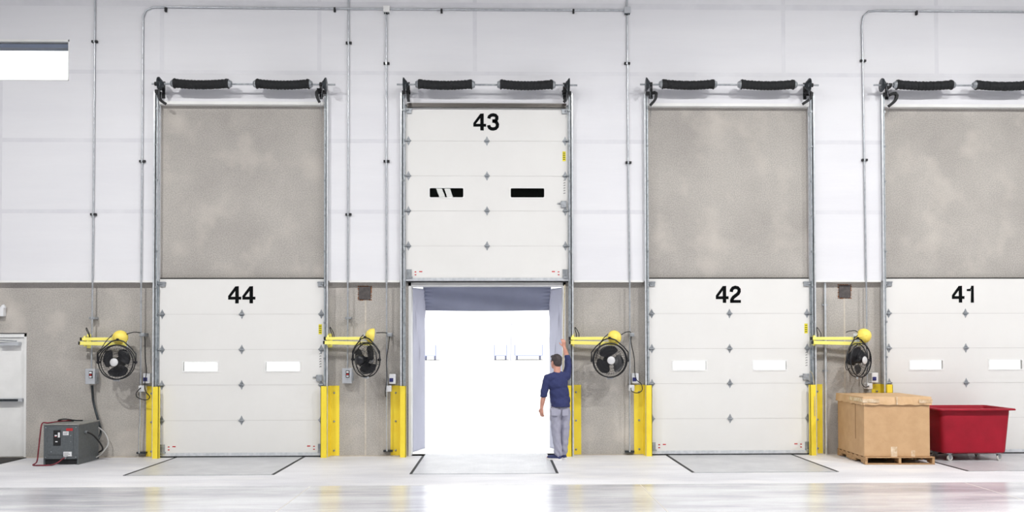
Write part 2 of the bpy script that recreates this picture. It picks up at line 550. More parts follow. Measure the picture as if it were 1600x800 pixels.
# bright metal edge below the lining, between the doors
w = MB()
edges = [X0] + [v for n in (44, 43, 42, 41) for v in DOORS[n]] + [X1]
for i in range(0, len(edges), 2):
    w.box(edges[i] + (0.10 if i else 0), edges[i + 1] - (0.10 if i + 2 < len(edges) else 0), YL - 0.012, -0.0, ZLEDGE - 0.022, ZLEDGE + 0.012)
tag(w.build('trim_1', 'white'), kind='structure')
w = MB()
for n, (a, b) in DOORS.items():
    if n == 43: continue
    w.box(a - 0.01, b + 0.01, YL - 0.015, -0.0, ZTOP - 0.012, ZTOP + 0.04)
tag(w.build('trim_2', 'white'), kind='structure')
w = MB()
for i in range(0, len(edges), 2):
    w.box(edges[i] + (0.02 if i else 0), edges[i + 1] - 0.02, -0.028, -0.0005, 0, 0.012)
tag(w.build('baseboard_front', 'curb'), kind='structure')
# caulked joints in the concrete
for i, px in enumerate((571, 1320)):
    x = WX(px, 0, 580)
    tag(MB().box(x - 0.014, x + 0.014, -0.003, 0.001, 0.012, ZLEDGE - 0.05).build('trim_%d' % (i + 3), 'caulk'), kind='structure')

# window top left
wr = thing('window_1', 'bright white high window at the top left corner', 'window', (winx[1], 0, winx[2]), kind='structure')
x0, x1, z0, z1 = winx[0] - winx[1], 0, 0, winx[3] - winx[2]
w = MB()
for (a, b, c, d) in ((x0, x1, z1 - 0.035, z1), (x0, x1, 0, 0.012), (x0, x0 + 0.03, 0, z1), (x1 - 0.012, x1, 0, z1)):
    w.box(a, b, YL - 0.01, 0.2, c, d)
w.build('window_frame', 'white', wr)
MB().box(x0 + 0.03, x1 - 0.012, -0.06, 0.10, z1 - 0.125, z1 - 0.06).build('window_rail', mat('blue grey rail', (112, 122, 142), 0.5), wr)
MB().box(x0 + 0.03, x1 - 0.012, 0.11, 0.12, 0.012, z1 - 0.035).build('pane', 'glass', wr)

# personnel door
dx0, dx1, _, dz = doorx
dr = thing('door_1', 'white personnel door cut off by the left edge', 'door', (dx1, 0, 0), kind='structure')
w = MB()
w.box(-0.045, 0.0, 0.01, 0.12, 0, dz); w.box(dx0 - dx1, 0, 0.01, 0.12, dz - 0.06, dz)
w.build('door_frame', 'white', dr)
MB().box(dx0 - dx1, -0.05, 0.05, 0.1, 0.015, dz - 0.065).build('door_leaf', 'white', dr)
w = MB(); w.box(dx0 - dx1, 0, 0.0, 0.02, dz - 0.012, dz); w.build('door_seal', 'black', dr)
cz = WZ(537, 0, 20)
w = MB()
w.bbox(-0.43, -0.11, -0.05, 0.05, cz - 0.035, cz + 0.03, 0.008)
w.build('door_closer', 'greybox', dr)
w = MB(); w.tube([(-0.15, -0.03, cz + 0.045), (-0.40, -0.10, cz + 0.06), (-0.62, 0.0, cz + 0.07)], 0.011); w.build('closer_arm', 'galv', dr)
pz = WZ(625, 0, 20)
w = MB(); w.bbox(dx0 - dx1 + 0.05, -0.06, -0.03, 0.05, pz - 0.03, pz + 0.03, 0.008); w.build('panic_bar', 'greybox', dr)
w = MB(); w.bbox(dx0 - dx1 + 0.05, -0.12, -0.065, -0.03, pz - 0.018, pz + 0.018, 0.006); w.build('push_pad', 'darksteel', dr)
mt = MB().bbox(dx0, dx1 + 0.03, -1.5, -0.03, 0.0, 0.012, 0.004).build('floor_mat', 'mat', loc=((dx0 + dx1) / 2, -0.8, 0))
tag(mt, 'dark mat on the floor in front of the white personnel door', 'mat')
ex = W(4, 486, -0.08)
el = thing('emergency_light', 'small white emergency light box on the concrete above the personnel door', 'emergency light', (ex.x, 0, ex.z))
MB().bbox(-0.25, 0.02, -0.1, 0, -0.09, 0.06, 0.012).build('housing', 'plasticwhite', el)
w = MB(); Tm = Matrix.Translation((0.0, -0.06, 0.07)) @ Matrix.Rotation(R(-50), 4, 'Y')
w.lathe([(0.0, -0.04), (0.03, -0.04), (0.045, 0.02), (0.04, 0.022), (0, 0.02)], Tm, 16); w.build('lamp_head', 'plasticwhite', el)

# ------------------------------------------------------------------ numerals
STROKES = {
 '3': [(.085, .70), (.12, .82), (.22, .895), (.35, .915), (.48, .885), (.555, .80), (.555, .68), (.50, .59), (.40, .555), (.29, .55)],
 '3b': [(.30, .545), (.42, .54), (.54, .47), (.595, .35), (.575, .22), (.49, .12), (.36, .085), (.23, .095), (.13, .16), (.09, .245), (.08, .31)],
 '2': [(.09, .64), (.11, .76), (.19, .87), (.33, .915), (.47, .885), (.555, .79), (.555, .66), (.49, .54), (.35, .43), (.22, .33), (.14, .22), (.105, .10)],
}
def digit(mb, d, x, z, h, y):
    y0, y1 = y - 0.004, y
    P = lambda pts: mb.prism([(x + a * h, z + b * h) for a, b in pts], y0, y1)
    if d == '4':
        P([(.41, 0), (.61, 0), (.61, 1), (.41, .985)])
        P([(0, .22), (.42, .22), (.42, .385), (0, .385)])
        P([(.60, .22), (.75, .22), (.75, .385), (.60, .385)])
        P([(0, .38), (.15, .38), (.42, .74), (.42, 1), (0, .43)])
    elif d == '3':
        mb.ribbon(STROKES['3'], .20, y0, y1, x, z, h); mb.ribbon(STROKES['3b'], .20, y0, y1, x, z, h)
    elif d == '2':
        mb.ribbon(STROKES['2'], .20, y0, y1, x, z, h)
        P([(.02, 0), (.655, 0), (.655, .165), (.02, .165)])
    elif d == '1':
        P([(.30, 0), (.485, 0), (.485, 1), (.34, 1)])
        P([(.07, .68), (.31, .68), (.31, .82), (.07, .80)])
        P([(.25, .80), (.34, .80), (.34, 1), (.31, .88)])

# ------------------------------------------------------------------ dock doors
def diamond(mb, x, z, w_, h_, y):
    mb.prism([(x - w_, z), (x - w_ * .48, z + h_ * .5), (x, z + h_), (x + w_ * .48, z + h_ * .5), (x + w_, z),
              (x + w_ * .48, z - h_ * .5), (x, z - h_), (x - w_ * .48, z - h_ * .5)], y - 0.004, y)
    mb.box(x - w_ * 1.05, x + w_ * 1.05, y - 0.022, y - 0.004, z - 0.012, z + 0.014)
    mb.cyl((x - w_ * 1.15, y - 0.018, z), (x + w_ * 1.15, y - 0.018, z), 0.008, 8)
def dock_door(num, idx, base, glass):
    a, b = DOORS[num]
    cx = (a + b) / 2
    where = {44: 'closed white sectional dock door numbered 44, nearest the personnel door',
             43: 'white sectional dock door numbered 43, raised above the open bay',
             42: 'closed white sectional dock door numbered 42, just right of the man',
             41: 'white sectional dock door numbered 41, behind the red bin'}[num]
    root = thing('door_%d' % idx, where, 'door', (cx, YD, base), kind='structure')
    hw = DW / 2
    sh = HD / 5
    for k in range(5):
        z0, z1 = k * sh, (k + 1) * sh
        m = MB()
        if k == 2:
            hs = []
            for s in (-1, 1):
                wx = s * 0.70
                hs.append((wx - 0.29, wx + 0.29, z0 + 0.235, z0 + 0.395))
            holed(m, -hw, hw, z0 + 0.002, z1 - 0.002, hs, 0, 0.045)
        else:
            m.box(-hw, hw, 0, 0.045, z0 + 0.002, z1 - 0.002)
        if k < 4:
            m.cm = 1
            m.box(-hw, hw, 0.004, 0.04, z1 - 0.003, z1 + 0.003)
        m.build('door_section', ['panel', 'panel_gap'], root)
    z0 = 2 * sh
    for s in (-1, 1):
        wx = s * 0.70
        m = MB()
        A, B, D, E = wx - 0.29, wx + 0.29, z0 + 0.235, z0 + 0.395
        fr = 0.018
        for (p, q, r_, t_) in ((A - fr, B + fr, D - fr, D), (A - fr, B + fr, E, E + fr), (A - fr, A, D, E), (B, B + fr, D, E)):
            m.box(p, q, -0.008, 0.0, r_, t_)
        # rounded inner corners
        for sx in (A, B):
            for sz in (D, E):
                ux = 0.02 if sx == A else -0.02; uz = 0.02 if sz == D else -0.02
                m.prism([(sx, sz), (sx + ux, sz), (sx + ux * .3, sz + uz * .3), (sx, sz + uz)], -0.008, 0.0)
        wf = m.build('window_frame', 'white', root)
        MB().box(A, B, 0.018, 0.024, D, E).build('pane', glass, wf)
    for k in range(1, 5):
        z = k * sh
        for x in (0, -hw + 0.045, hw - 0.045):
            m = MB()
            diamond(m, x, z, 0.042, 0.085, 0)
            if x:
                s = 1 if x > 0 else -1
                m.cyl((x, -0.03, z), (x + s * 0.085, -0.03, z), 0.008, 8)
                m.cyl((x + s * 0.06, -0.03, z), (x + s * 0.085, -0.03, z), 0.022, 12)
            m.build('hinge', 'galv', root)
    for s in (-1, 1):
        x = s * (hw - 0.055)
        m = MB(); m.box(x - 0.045, x + 0.045, -0.03, 0, HD - 0.13, HD - 0.05); m.box(x - 0.055, x + 0.055, -0.035, -0.0, HD - 0.07, HD - 0.055)
        m.cyl((x, -0.03, HD - 0.09), (x + s * 0.095, -0.03, HD - 0.09), 0.01, 8)
        m.build('roller_bracket', 'galv', root)
        m = MB(); m.box(x - 0.04, x + 0.045, -0.02, 0, 0.06, 0.20); m.box(x - 0.04, x + 0.06, -0.045, -0.0, 0.05, 0.075)
        for q in (0.10, 0.16): m.cyl((x, -0.028, q), (x, -0.02, q), 0.01, 8)
        m.build('bottom_bracket', 'galv', root)
        m = MB()
        for (dx, dzz, ww) in ((0.11, .11, .03), (0.11, .16, .03), (0.20, .165, .055)):
            m.box(x - s * dx - ww / 2, x - s * dx + ww / 2, -0.002, 0, dzz - 0.012, dzz + 0.006)
        m.build('red_label', 'red', root)
    x = hw - 0.055
    m = MB(); m.box(x - 0.035, x + 0.02, -0.003, 0, 3 * sh + 0.26, 3 * sh + 0.43)
    m.cm = 1
    for k in range(4): m.box(x - 0.028, x + 0.012, -0.0042, -0.003, 3 * sh + 0.285 + k * 0.036, 3 * sh + 0.297 + k * 0.036)
    m.build('warning_label', ['yellowsticker', M['gap']], root)
    m = MB(); m.bbox(x - 0.07, x + 0.03, -0.04, 0, 2 * sh + 0.06, 2 * sh + 0.17, 0.006)
    m.cyl((x - 0.13, -0.02, 2 * sh + 0.13), (x - 0.06, -0.02, 2 * sh + 0.13), 0.008, 8)
    m.build('latch', 'galv', root)
    m = MB()
    for k in range(6):
        z = 2 * sh + 0.30 + k * 0.045
        m.ribbon([(x - .02, z), (x - .005, z + .018), (x + .004, z + .002), (x + .01, z + .02)], .008, -0.002, 0)
    m.build('printed_label', 'gap', root)
    m = MB(); m.box(-hw, hw, -0.012, 0, 0, 0.055); m.build('bottom_rail', 'bright', root)
    m = MB(); m.box(-hw, hw, -0.008, 0.045, -0.022, 0.0); m.build('bottom_seal', 'black', root)
    m = MB()
    digits = str(num)
    h = 0.295
    x = -0.235
    for d in digits:
        digit(m, d, x, HD - 0.42, h, 0)
        x += 0.243
    m.build('number', 'number', root)
    if num == 43:
        m = MB(); m.box(-hw + 0.03, hw - 0.03, -0.07, 0.0, HD - 0.03, HD + 0.035); m.box(-hw + 0.03, hw - 0.03, -0.075, -0.07, HD + 0.0, HD + 0.008)
        m.build('top_strut', mat('bronze strut', (92, 88, 84), 0.35, 0.6), root)
    else:
        m = MB(); m.box(-hw + 0.01, hw - 0.01, -0.006, 0.055, HD, HD + 0.018); m.build('top_seal', 'gap', root)
    return root
dock_door(44, 2, 0.024, 'glass')
dock_door(43, 3, WZ(439, YD), 'glass_shaded')
dock_door(42, 4, 0.024, 'glass')
dock_door(41, 5, 0.024, 'glass')

# ------------------------------------------------------------------ tracks
ZTR = WZ(147, YL)
HOOKS = {('44', -1): [(2, 0, 0), (1.5, -6, .02), (4, -13, .05), (9, -18, .07), (14, -21, .08)],
         ('44', 1): [(-8, 2, .06), (-3, 2, .03), (-8, -1, .07), (-8, -9, .09), (-4, -18, .09)],
         ('43', -1): [(8, 1, .03), (4, 0, .05), (5, -6, .08), (6, -16, .08)],
         ('43', 1): [(-9, 1, .03), (-3, 3, .05), (-2, -4, .07), (-3, -11, .08), (-7, -16, .08)],
         ('42', -1): [(3, -1, .03), (9, 0, .06), (10, -5, .08), (8, -12, .08), (1, -20, .06)],
         ('42', 1): [(-9, 0, .03), (-3, 2, .06), (0, -3, .08), (-3, -10, .08), (-13, -17, .06)],
         ('41', -1): [(3, -2, .03), (9, 0, .06), (13, -3, .08), (10, -12, .08), (1, -20, .06)]}
def track(num, s):
    a, b = DOORS[num]
    e = a if s < 0 else b
    side = 'left' if s < 0 else 'right'
    root = thing('door_track', 'tall galvanised roller track on the %s side of dock door %d' % (side, num), 'door track', (e, 0, 0), 0,
                 'roller tracks beside the dock doors')
    m = MB()
    m.box(s * 0.052, s * 0.058, -0.165, -0.0, 0, ZTR)          # leg standing out from the wall
    m.box(s * 0.052, s * 0.085, -0.165, -0.159, 0, ZTR)        # bright flange
    m.build('mounting_angle', 'bright', root)
    m = MB()
    m.box(s * 0.002, s * 0.048, -0.088, -0.082, 0.03, ZTR - 0.05)
    m.box(s * 0.042, s * 0.048, -0.14, -0.088, 0.03, ZTR - 0.05)
    m.box(s * 0.022, s * 0.048, -0.14, -0.135, 0.03, ZTR - 0.05)
    m.build('track_channel', 'tracksteel', root)
    k = 0
    z = 0.45
    while z < ZTR - 0.2:
        m = MB(); m.box(s * 0.01, s * 0.056, -0.152, -0.141, z, z + 0.035); m.cyl((s * 0.03, -0.158, z + .018), (s * 0.03, -0.14, z + .018), 0.008, 8)
        m.build('track_bracket', 'galv', root)
        z += 0.61
    hk = HOOKS.get((str(num), s))
    if hk:
        pts = smoothpath([(q[0] * 0.011, -0.17 - q[2], ZTR + q[1] * 0.011) for q in hk], 5)
        m = MB()
        for i in range(len(pts) - 1):
            p, q = pts[i], pts[i + 1]
            t = (q - p).normalized(); nn = Vector((t.z, 0, -t.x))
            if nn.length < 1e-3: nn = Vector((1, 0, 0))
            nn = nn.normalized() * 0.022
            yy = Vector((0, 0.03, 0))
            m.add([p - nn - yy, p + nn - yy, q + nn - yy, q - nn - yy, p - nn + yy, p + nn + yy, q + nn + yy, q - nn + yy],
                  [(0, 1, 2, 3), (7, 6, 5, 4), (0, 3, 7, 4), (1, 5, 6, 2), (0, 4, 5, 1), (3, 2, 6, 7)])
        m.box(min(hk[0][0] * .011, 0.055 * s), max(hk[0][0] * .011, 0.055 * s), -0.19, -0.16, ZTR - 0.03, ZTR + 0.03)
        m.build('bumper_spring', 'black', root)
    return root
for n in (44, 43, 42, 41):
    for s in (-1, 1):
        if n == 41 and s == 1: continue
        track(n, s)

# ------------------------------------------------------------------ lift shafts with sleeved springs
YS = -0.34
def lift_shaft(num, label, spring_px, extent_px, drum_px, zpy):
    z = WZ(zpy, YS, extent_px[0])
    cx = sum(DOORS[num]) / 2
    root = thing('lift_shaft', label, 'lift shaft', (cx, YS, z), 0, 'counterbalance shafts above the dock doors')
    X = lambda px: WX(px, YS, zpy) - cx
    m = MB(); m.cyl((X(extent_px[0]), 0, 0), (X(extent_px[1]), 0, 0), 0.016, 12); m.build('shaft', 'galv', root)
    for i, (p0, p1) in enumerate(spring_px):
        a, b = X(p0), X(p1)
        m = MB()
        N = 46
        pts, rs = [], []
        ph = random.random() * 6
        for k in range(N + 1):
            t = k / N
            x = a + 0.05 + (b - a - 0.10) * t
            pts.append((x, 0, 0.025 * (2 * t - 1) ** 2 - 0.012))
            rs.append(0.074 + 0.004 * math.sin(k * 2.1 + ph) + 0.007 * (abs(2 * t - 1) > 0.93))
        m.tube(pts, rs, 20)
        # helical seams of the sleeve
        hel = []
        turns = 7
        for k in range(turns * 14 + 1):
            t = k / (turns * 14)
            q = 2 * PI * turns * t
            x = a + 0.07 + (b - a - 0.14) * t
            c = 0.025 * (2 * t - 1) ** 2 - 0.012
            hel.append((x, math.cos(q) * 0.077, c + math.sin(q) * 0.077))
        m.tube(hel, 0.0035, 5)
        sp = m.build('spring', 'sleeve', root)
        sp['label'] = 'coil spring wrapped in a black sleeve'
        for (x, s) in ((a, 1), (b, -1)):
            m = MB()
            Tm = Matrix.Translation((x, 0, 0.006)) @ Matrix.Rotation(s * PI / 2, 4, 'Y')
            m.lathe([(0.02, -0.01), (0.05, -0.008), (0.058, 0.01), (0.068, 0.02), (0.066, 0.05), (0.05, 0.05)], Tm, 18)
            for k in range(6):
                q = k * PI / 3
                m.box(x - s * 0.012, x, math.cos(q) * 0.04 - 0.008, math.cos(q) * 0.04 + 0.008, 0.006 + math.sin(q) * 0.04 - 0.008, 0.006 + math.sin(q) * 0.04 + 0.008)
            m.build('winding_cone', 'galv', sp)
            m = MB()
            m.lathe([(0.07, 0.035), (0.083, 0.04), (0.083, 0.055), (0.07, 0.06)], Tm, 20)
            m.build('clamp_ring', 'black', sp)
    for s, dp in zip((-1, 1), drum_px):
        x = X(dp)
        m = MB()
        Tm = Matrix.Translation((x, 0, 0)) @ Matrix.Rotation(s * PI / 2, 4, 'Y')
        m.lathe([(0.0, -0.05), (0.03, -0.05), (0.035, -0.025), (0.06, -0.02), (0.075, 0.0), (0.09, 0.02), (0.115, 0.03), (0.117, 0.042), (0.04, 0.045), (0, 0.045)], Tm, 24)
        for k in range(5):
            m.lathe([(0.078 + .008 * k, 0.0 + k * 0.006), (0.084 + .008 * k, 0.003 + k * 0.006), (0.08 + .008 * k, 0.006 + k * 0.006)], Tm, 24)
        m.build('cable_drum', 'darksteel', root)
        bx = WX(dp + (4 if s < 0 else -4), YL, zpy) - cx
        m = MB()
        m.box(bx - 0.026, bx + 0.026, YL - YS - 0.012, YL - YS - 0.0, -0.18, 0.11)
        m.prism([(YL - YS, -0.05), (YL - YS, 0.05), (0.0, 0.035), (-0.035, 0.0), (0.0, -0.035)], bx - 0.003 + s * 0.022, bx + 0.003 + s * 0.022, 'x')
        m.cyl((bx + s * 0.06, 0, 0), (bx + s * 0.02, 0, 0), 0.035, 14)
        m.build('bearing_plate', 'black', root)
        ex_ = (DOORS[num][0] - 0.02 if s < 0 else DOORS[num][1] + 0.02) - cx
        m = MB(); m.tube([(x + s * 0.0, -0.085, -0.02), (ex_ - s * 0.05, 0.10, -0.30), (ex_ - s * 0.05, 0.20, -0.5)], 0.003, 6)
        m.build('lift_cable', 'galv', root)
    return root
lift_shaft(44, 'long steel shaft with two black sleeved springs above dock door 44', [(268, 361), (397, 487)], (237, 524), (252, 506), 131)
lift_shaft(43, 'long steel shaft with two black sleeved springs above raised dock door 43', [(650, 741), (778, 867)], (620, 902), (634, 886), 132)
lift_shaft(42, 'long steel shaft with two black sleeved springs above dock door 42', [(1031, 1119), (1154, 1244)], (1000, 1279), (1013, 1261), 132)
lift_shaft(41, 'long steel shaft with two black sleeved springs above dock door 41', [(1397, 1491), (1521, 1613)], (1365, 1655), (1381, 1636), 133)

# ------------------------------------------------------------------ dock levelers
LVW = 1.085
for n in (44, 43, 42, 41):
    cx = sum(DOORS[n]) / 2 - 0.02
    where = {44: 'steel tread plate leveler in the floor before dock door 44', 43: 'steel tread plate leveler in the floor of the open bay',
             42: 'steel tread plate leveler in the floor before dock door 42', 41: 'steel tread plate leveler in the floor under the red bin'}[n]
    rt = thing('dock_leveler', where, 'dock leveler', (cx, -1.08, 0), 0, 'dock levelers in the floor')
    MB().box(-LVW + 0.02, LVW - 0.02, -1.07, 1.06, 0.0, 0.004).build('tread_plate', 'tread', rt)
    for s in (-1, 1):
        MB().box(s * LVW - 0.02, s * LVW + 0.02, -1.07, 1.06, 0.0, 0.006).build('side_seal', 'black', rt)
    MB().box(-LVW, LVW, -1.09, -1.07, 0, 0.0045).build('hinge_edge', 'galv', rt)
    if n == 43:
        MB().box(-LVW + 0.02, LVW - 0.02, 1.06, 1.33, 0.0005, 0.004).build('lip', 'tread', rt)

# ------------------------------------------------------------------ yellow track guards
GH = 1.215
def guard(x, s, label):
    """s=+1: flange on the left, channel on the right"""
    t = 0.008
    m = MB()
    prof = [(-0.14, -0.002), (0.02, -0.002), (0.045, -0.20), (0.135, -0.20), (0.135, -0.14)]
    inner = [(0.135 - t, -0.14), (0.135 - t, -0.20 + t), (0.045 + t * 0.7, -0.20 + t), (0.02 + t, -0.002 - t + 0.002), (0.02, -0.002 - t), (-0.14, -0.002 - t)]
    pts = prof[:1] + [(0.02 + 0.006, -0.002)] + prof[2:] if False else None
    segs = [((-0.14, -0.002), (0.02, -0.002)), ((0.02, -0.002), (0.045, -0.20)), ((0.045, -0.20), (0.135, -0.20)), ((0.135, -0.20), (0.135, -0.13))]
    for (p, q) in segs:
        p = Vector(p); q = Vector(q)
        d = (q - p).normalized(); nn = Vector((-d.y, d.x)) * t / 2
        p2 = p - d * t / 2; q2 = q + d * t / 2
        m.prism([(s * v.x, v.y) for v in (p2 + nn, q2 + nn, q2 - nn, p2 - nn)], 0.0, GH, 'z')
    m.prism([(s * 0.02, -0.002), (s * 0.045, -0.2), (s * 0.13, -0.2), (s * 0.13, -0.002)], 0, 0.01, 'z')
    rt = thing('track_guard', label, 'track guard', (x, 0, 0), 0, 'yellow track guards')
    m.build('guard_post', 'yellow', rt)
    for z in (0.10, 0.60, 1.09):
        MB().lathe([(0.0, 0.022), (0.011, 0.02), (0.013, 0.012), (0.018, 0.010), (0.018, 0.004)], Matrix.Translation((s * -0.055, -0.004, z)) @ Matrix.Rotation(PI / 2, 4, 'X'), 10).build('bolt', 'galv', rt)
    return rt
guard(DOORS[44][0] - 0.10, 1, 'yellow steel guard post left of dock door 44')
guard(DOORS[44][1] + 0.065 + 0.045, -1, 'yellow steel guard post right of dock door 44')
guard(DOORS[43][0] - 0.125, 1, 'yellow steel guard post left of the open bay')
guard(DOORS[43][1] + 0.08, -1, 'yellow steel guard post directly behind the man')
guard(DOORS[42][0] - 0.055 - 0.06, 1, 'yellow steel guard post left of dock door 42')
guard(DOORS[42][1] + 0.095, -1, 'yellow steel guard post right of dock door 42')
guard(DOORS[41][0] - 0.09, 1, 'yellow steel guard post mostly hidden behind the cardboard box')

# ------------------------------------------------------------------ conduits
YP = YL - 0.025
def conduit(label, path, clamps=(), foot=False, r=0.014, name='conduit', mt='conduit'):
    base = W(path[-1][0], path[-1][1], YP)
    rt = thing(name, label, 'conduit', base, 0, 'metal conduits on the wall')
    m = MB()
    pts = [W(p[0], p[1], YP) - base for p in path]
    m.tube(pts, r, 10)
    m.build('pipe', mt, rt)
    for (px, py, hv) in clamps:
        c = W(px, py, YP) - base
        onc = c.z + base.z < ZLEDGE
        m = MB()
        back = -YP if onc else YL - YP
        if hv == 'v':
            m.box(c.x - 0.045, c.x - 0.012, -0.02, back, c.z - 0.018, c.z + 0.018); m.box(c.x + 0.012, c.x + 0.055, -0.02, back, c.z - 0.018, c.z + 0.018)
        else:
            m.box(c.x - 0.016, c.x + 0.016, -0.02, back, c.z - 0.06, c.z + 0.012)
        m.build('pipe_clamp', 'black' if not onc else 'galv', rt)
        if hv == 'v':
            MB().box(c.x - 0.014, c.x + 0.014, -0.02, -0.014, c.z - 0.016, c.z + 0.016).build('strap', mt, rt)
    if foot:
        MB().bbox(-0.07, 0.09, 0.05, -YP, -0.02, 0.012, 0.004).build('foot_bracket', 'darksteel', rt)
    return rt
conduit('thin vertical conduit ending at the grey switch nearest the personnel door', [(148.5, -30), (148.2, 30), (146, 300), (144, 500), (143, 578)], [(147.5, 65, 'v'), (145.5, 335, 'v'), (144, 497, 'v')])
B1 = [(604, 14), (420, 12.5), (262, 11), (238, 11.5), (228, 16), (223.5, 26), (223, 60), (222, 252), (220.5, 450), (219.5, 640), (219, 660), (217.5, 672), (217.5, 708)]
conduit('bent conduit running over dock door 44 and down its left side to the floor', B1, [(523, 13, 'h'), (259, 13, 'h'), (222, 252, 'v')], foot=True)
conduit('vertical conduit right of dock door 44, ending at a grey switch', [(544.5, -30), (544.5, 60), (543.5, 440), (543, 575)], [(544.5, 67, 'v'), (544, 335, 'v'), (543.5, 497, 'v')])
conduit('vertical conduit between doors 44 and 43, from the white junction box to the floor', [(603.5, 18), (603.5, 250), (604.5, 705)], [(603.5, 99, 'v'), (603.5, 252, 'v')], foot=True)
conduit('horizontal conduit high on the wall above raised door 43', [(976, 16), (800, 15.3), (608, 14)], [(690, 15, 'h'), (896, 15.5, 'h')])
conduit('vertical conduit left of dock door 42, from the grey junction box to the floor', [(979.5, -30), (980, 30), (981.5, 254), (984, 440), (984, 706)], [(979.5, 99, 'v'), (981.5, 254, 'v')], foot=True)
conduit('bent conduit left of dock door 41, turning right near the top', [(1700, 19), (1372, 16.5), (1357, 17.5), (1349, 25), (1346.5, 40), (1348, 95), (1350.5, 250), (1353.5, 440), (1355, 600)],
        [(1432, 18, 'h'), (1348, 95, 'v'), (1350.5, 250, 'v')])
def short_conduit():
    x = WX(1290.5, -0.05, 580)
    rt = thing('conduit', 'short bright pipe on the concrete right of dock door 42, from ledge to floor', 'conduit', (x, -0.04, 0), 0, 'metal conduits on the wall')
    m = MB(); m.tube([(0, 0, 0.002), (0, 0, ZLEDGE - 0.03)], 0.02, 12); m.build('pipe', 'bright', rt)
    for z in (1.45, 2.6): MB().box(-0.045, 0.045, 0.01, 0.04, z - .015, z + .015).build('pipe_clamp', 'galv', rt)
short_conduit()
for (px, py, mt, lab) in ((604, 14.5, 'white', 'white junction box on the conduit above the space between doors 44 and 43'),
                          (980, 16, 'greybox', 'grey junction box on the conduit high above the wall between doors 43 and 42')):
    c = W(px, py, YL - 0.04)
    rt = thing('junction_box', lab, 'junction box', (c.x, YL, c.z))
    MB().bbox(-0.055, 0.055, -0.075, 0, -0.055, 0.055, 0.006).build('box_body', mt, rt)
    m = MB()
    for dx in (-.035, .035): m.cyl((dx, -0.03, -0.075), (dx, -0.03, -0.05), 0.012, 8)
    for dz_ in (-.0, .0): m.cyl((0, -0.03, -0.085), (0, -0.03, -0.05), 0.018, 8)
    m.build('fitting', 'darksteel', rt)

# ------------------------------------------------------------------ grey disconnect switches
def switch_box(px, py, label):
    c = W(px, py, -0.1)
    rt = thing('disconnect_switch', label, 'switch', (c.x, 0, c.z), 0, 'grey disconnect switches on the concrete')
    MB().bbox(-0.095, 0.07, -0.15, 0, -0.13, 0.13, 0.006).build('housing', 'greybox', rt)
    MB().bbox(0.072, 0.088, -0.14, -0.03, -0.09, 0.06, 0.004).build('side_cover', 'galv', rt)
    MB().box(-0.03, 0.03, -0.156, -0.15, -0.03, 0.09).build('switch_plate', 'black', rt)
    m = MB(); m.box(-0.02, 0.02, -0.166, -0.156, 0.05, 0.08); m.box(-0.02, 0.02, -0.166, -0.156, -0.02, 0.005); m.build('toggle', 'plasticwhite', rt)
    MB().box(-0.018, 0.018, -0.165, -0.156, 0.015, 0.035).build('red_switch', 'red', rt)
    return rt
switch_box(144, 588, 'grey disconnect switch box on the wall above the battery charger')
switch_box(544, 587, 'grey disconnect switch box on the wall right of dock door 44')

# ------------------------------------------------------------------ outlet boxes
def outlet(px, py, jx, jy, rel):
    c = W(px, py, -0.1)
    rt = thing('outlet_box', 'white outlet box with a dark blue switch, ' + rel, 'outlet box', (c.x, 0, c.z), 0, 'outlet boxes on the wall')
    MB().bbox(-0.055, 0.06, -0.13, 0, -0.085, 0.085, 0.01).build('housing', 'plasticwhite', rt)
    MB().bbox(-0.045, 0.02, -0.145, -0.13, -0.05, 0.015, 0.005).build('switch', 'blue', rt)
    j = W(jx, jy, -0.12) - c
    m = MB(); m.bbox(j.x - 0.045, j.x + 0.05, -0.15, 0, j.z - 0.055, j.z + 0.05, 0.008); m.cyl((j.x - .01, -0.165, j.z), (j.x - .01, -0.15, j.z), 0.022, 14); m.build('receptacle', 'plasticwhite', rt)
    return rt
outlet(229.5, 591, 221.5, 607, 'nearest the battery charger')
outlet(613, 592, 607, 607, 'between doors 44 and 43')
outlet(992, 591, 986.5, 606, 'between doors 43 and 42')
outlet(1366, 590, 1358, 603, 'above the cardboard box')

# small wall plates with rust edges
for (px, py, lab) in ((570, 457.5, 'square dark steel plate under the ledge between doors 44 and 43'), (1319.5, 455, 'square dark steel plate under the ledge between doors 42 and 41')):
    c = W(px, py, 0)
    rt = thing('embed_plate', lab, 'steel plate', (c.x, 0, c.z), 0, 'embed plates in the concrete')
    MB().bbox(-0.10, 0.10, -0.02, 0, -0.115, 0.105, 0.004).build('plate', 'plate', rt)
    m = MB()
    random.seed(5)
    for k in range(28):
        q = k / 28 * 4; sd = int(q); t = q - sd
        x, z = [(-.11 + .22 * t, .11), (.11, .11 - .22 * t), (.11 - .22 * t, -.122), (-.11, -.12 + .22 * t)][sd]
        r_ = 0.008 + random.random() * 0.01
        m.prism([(x + r_ * math.cos(u), z + r_ * math.sin(u)) for u in (0, 1.1, 2.3, 3.4, 4.6, 5.5)], -0.004, 0)
    m.build('rust_edge', 'rust', rt)

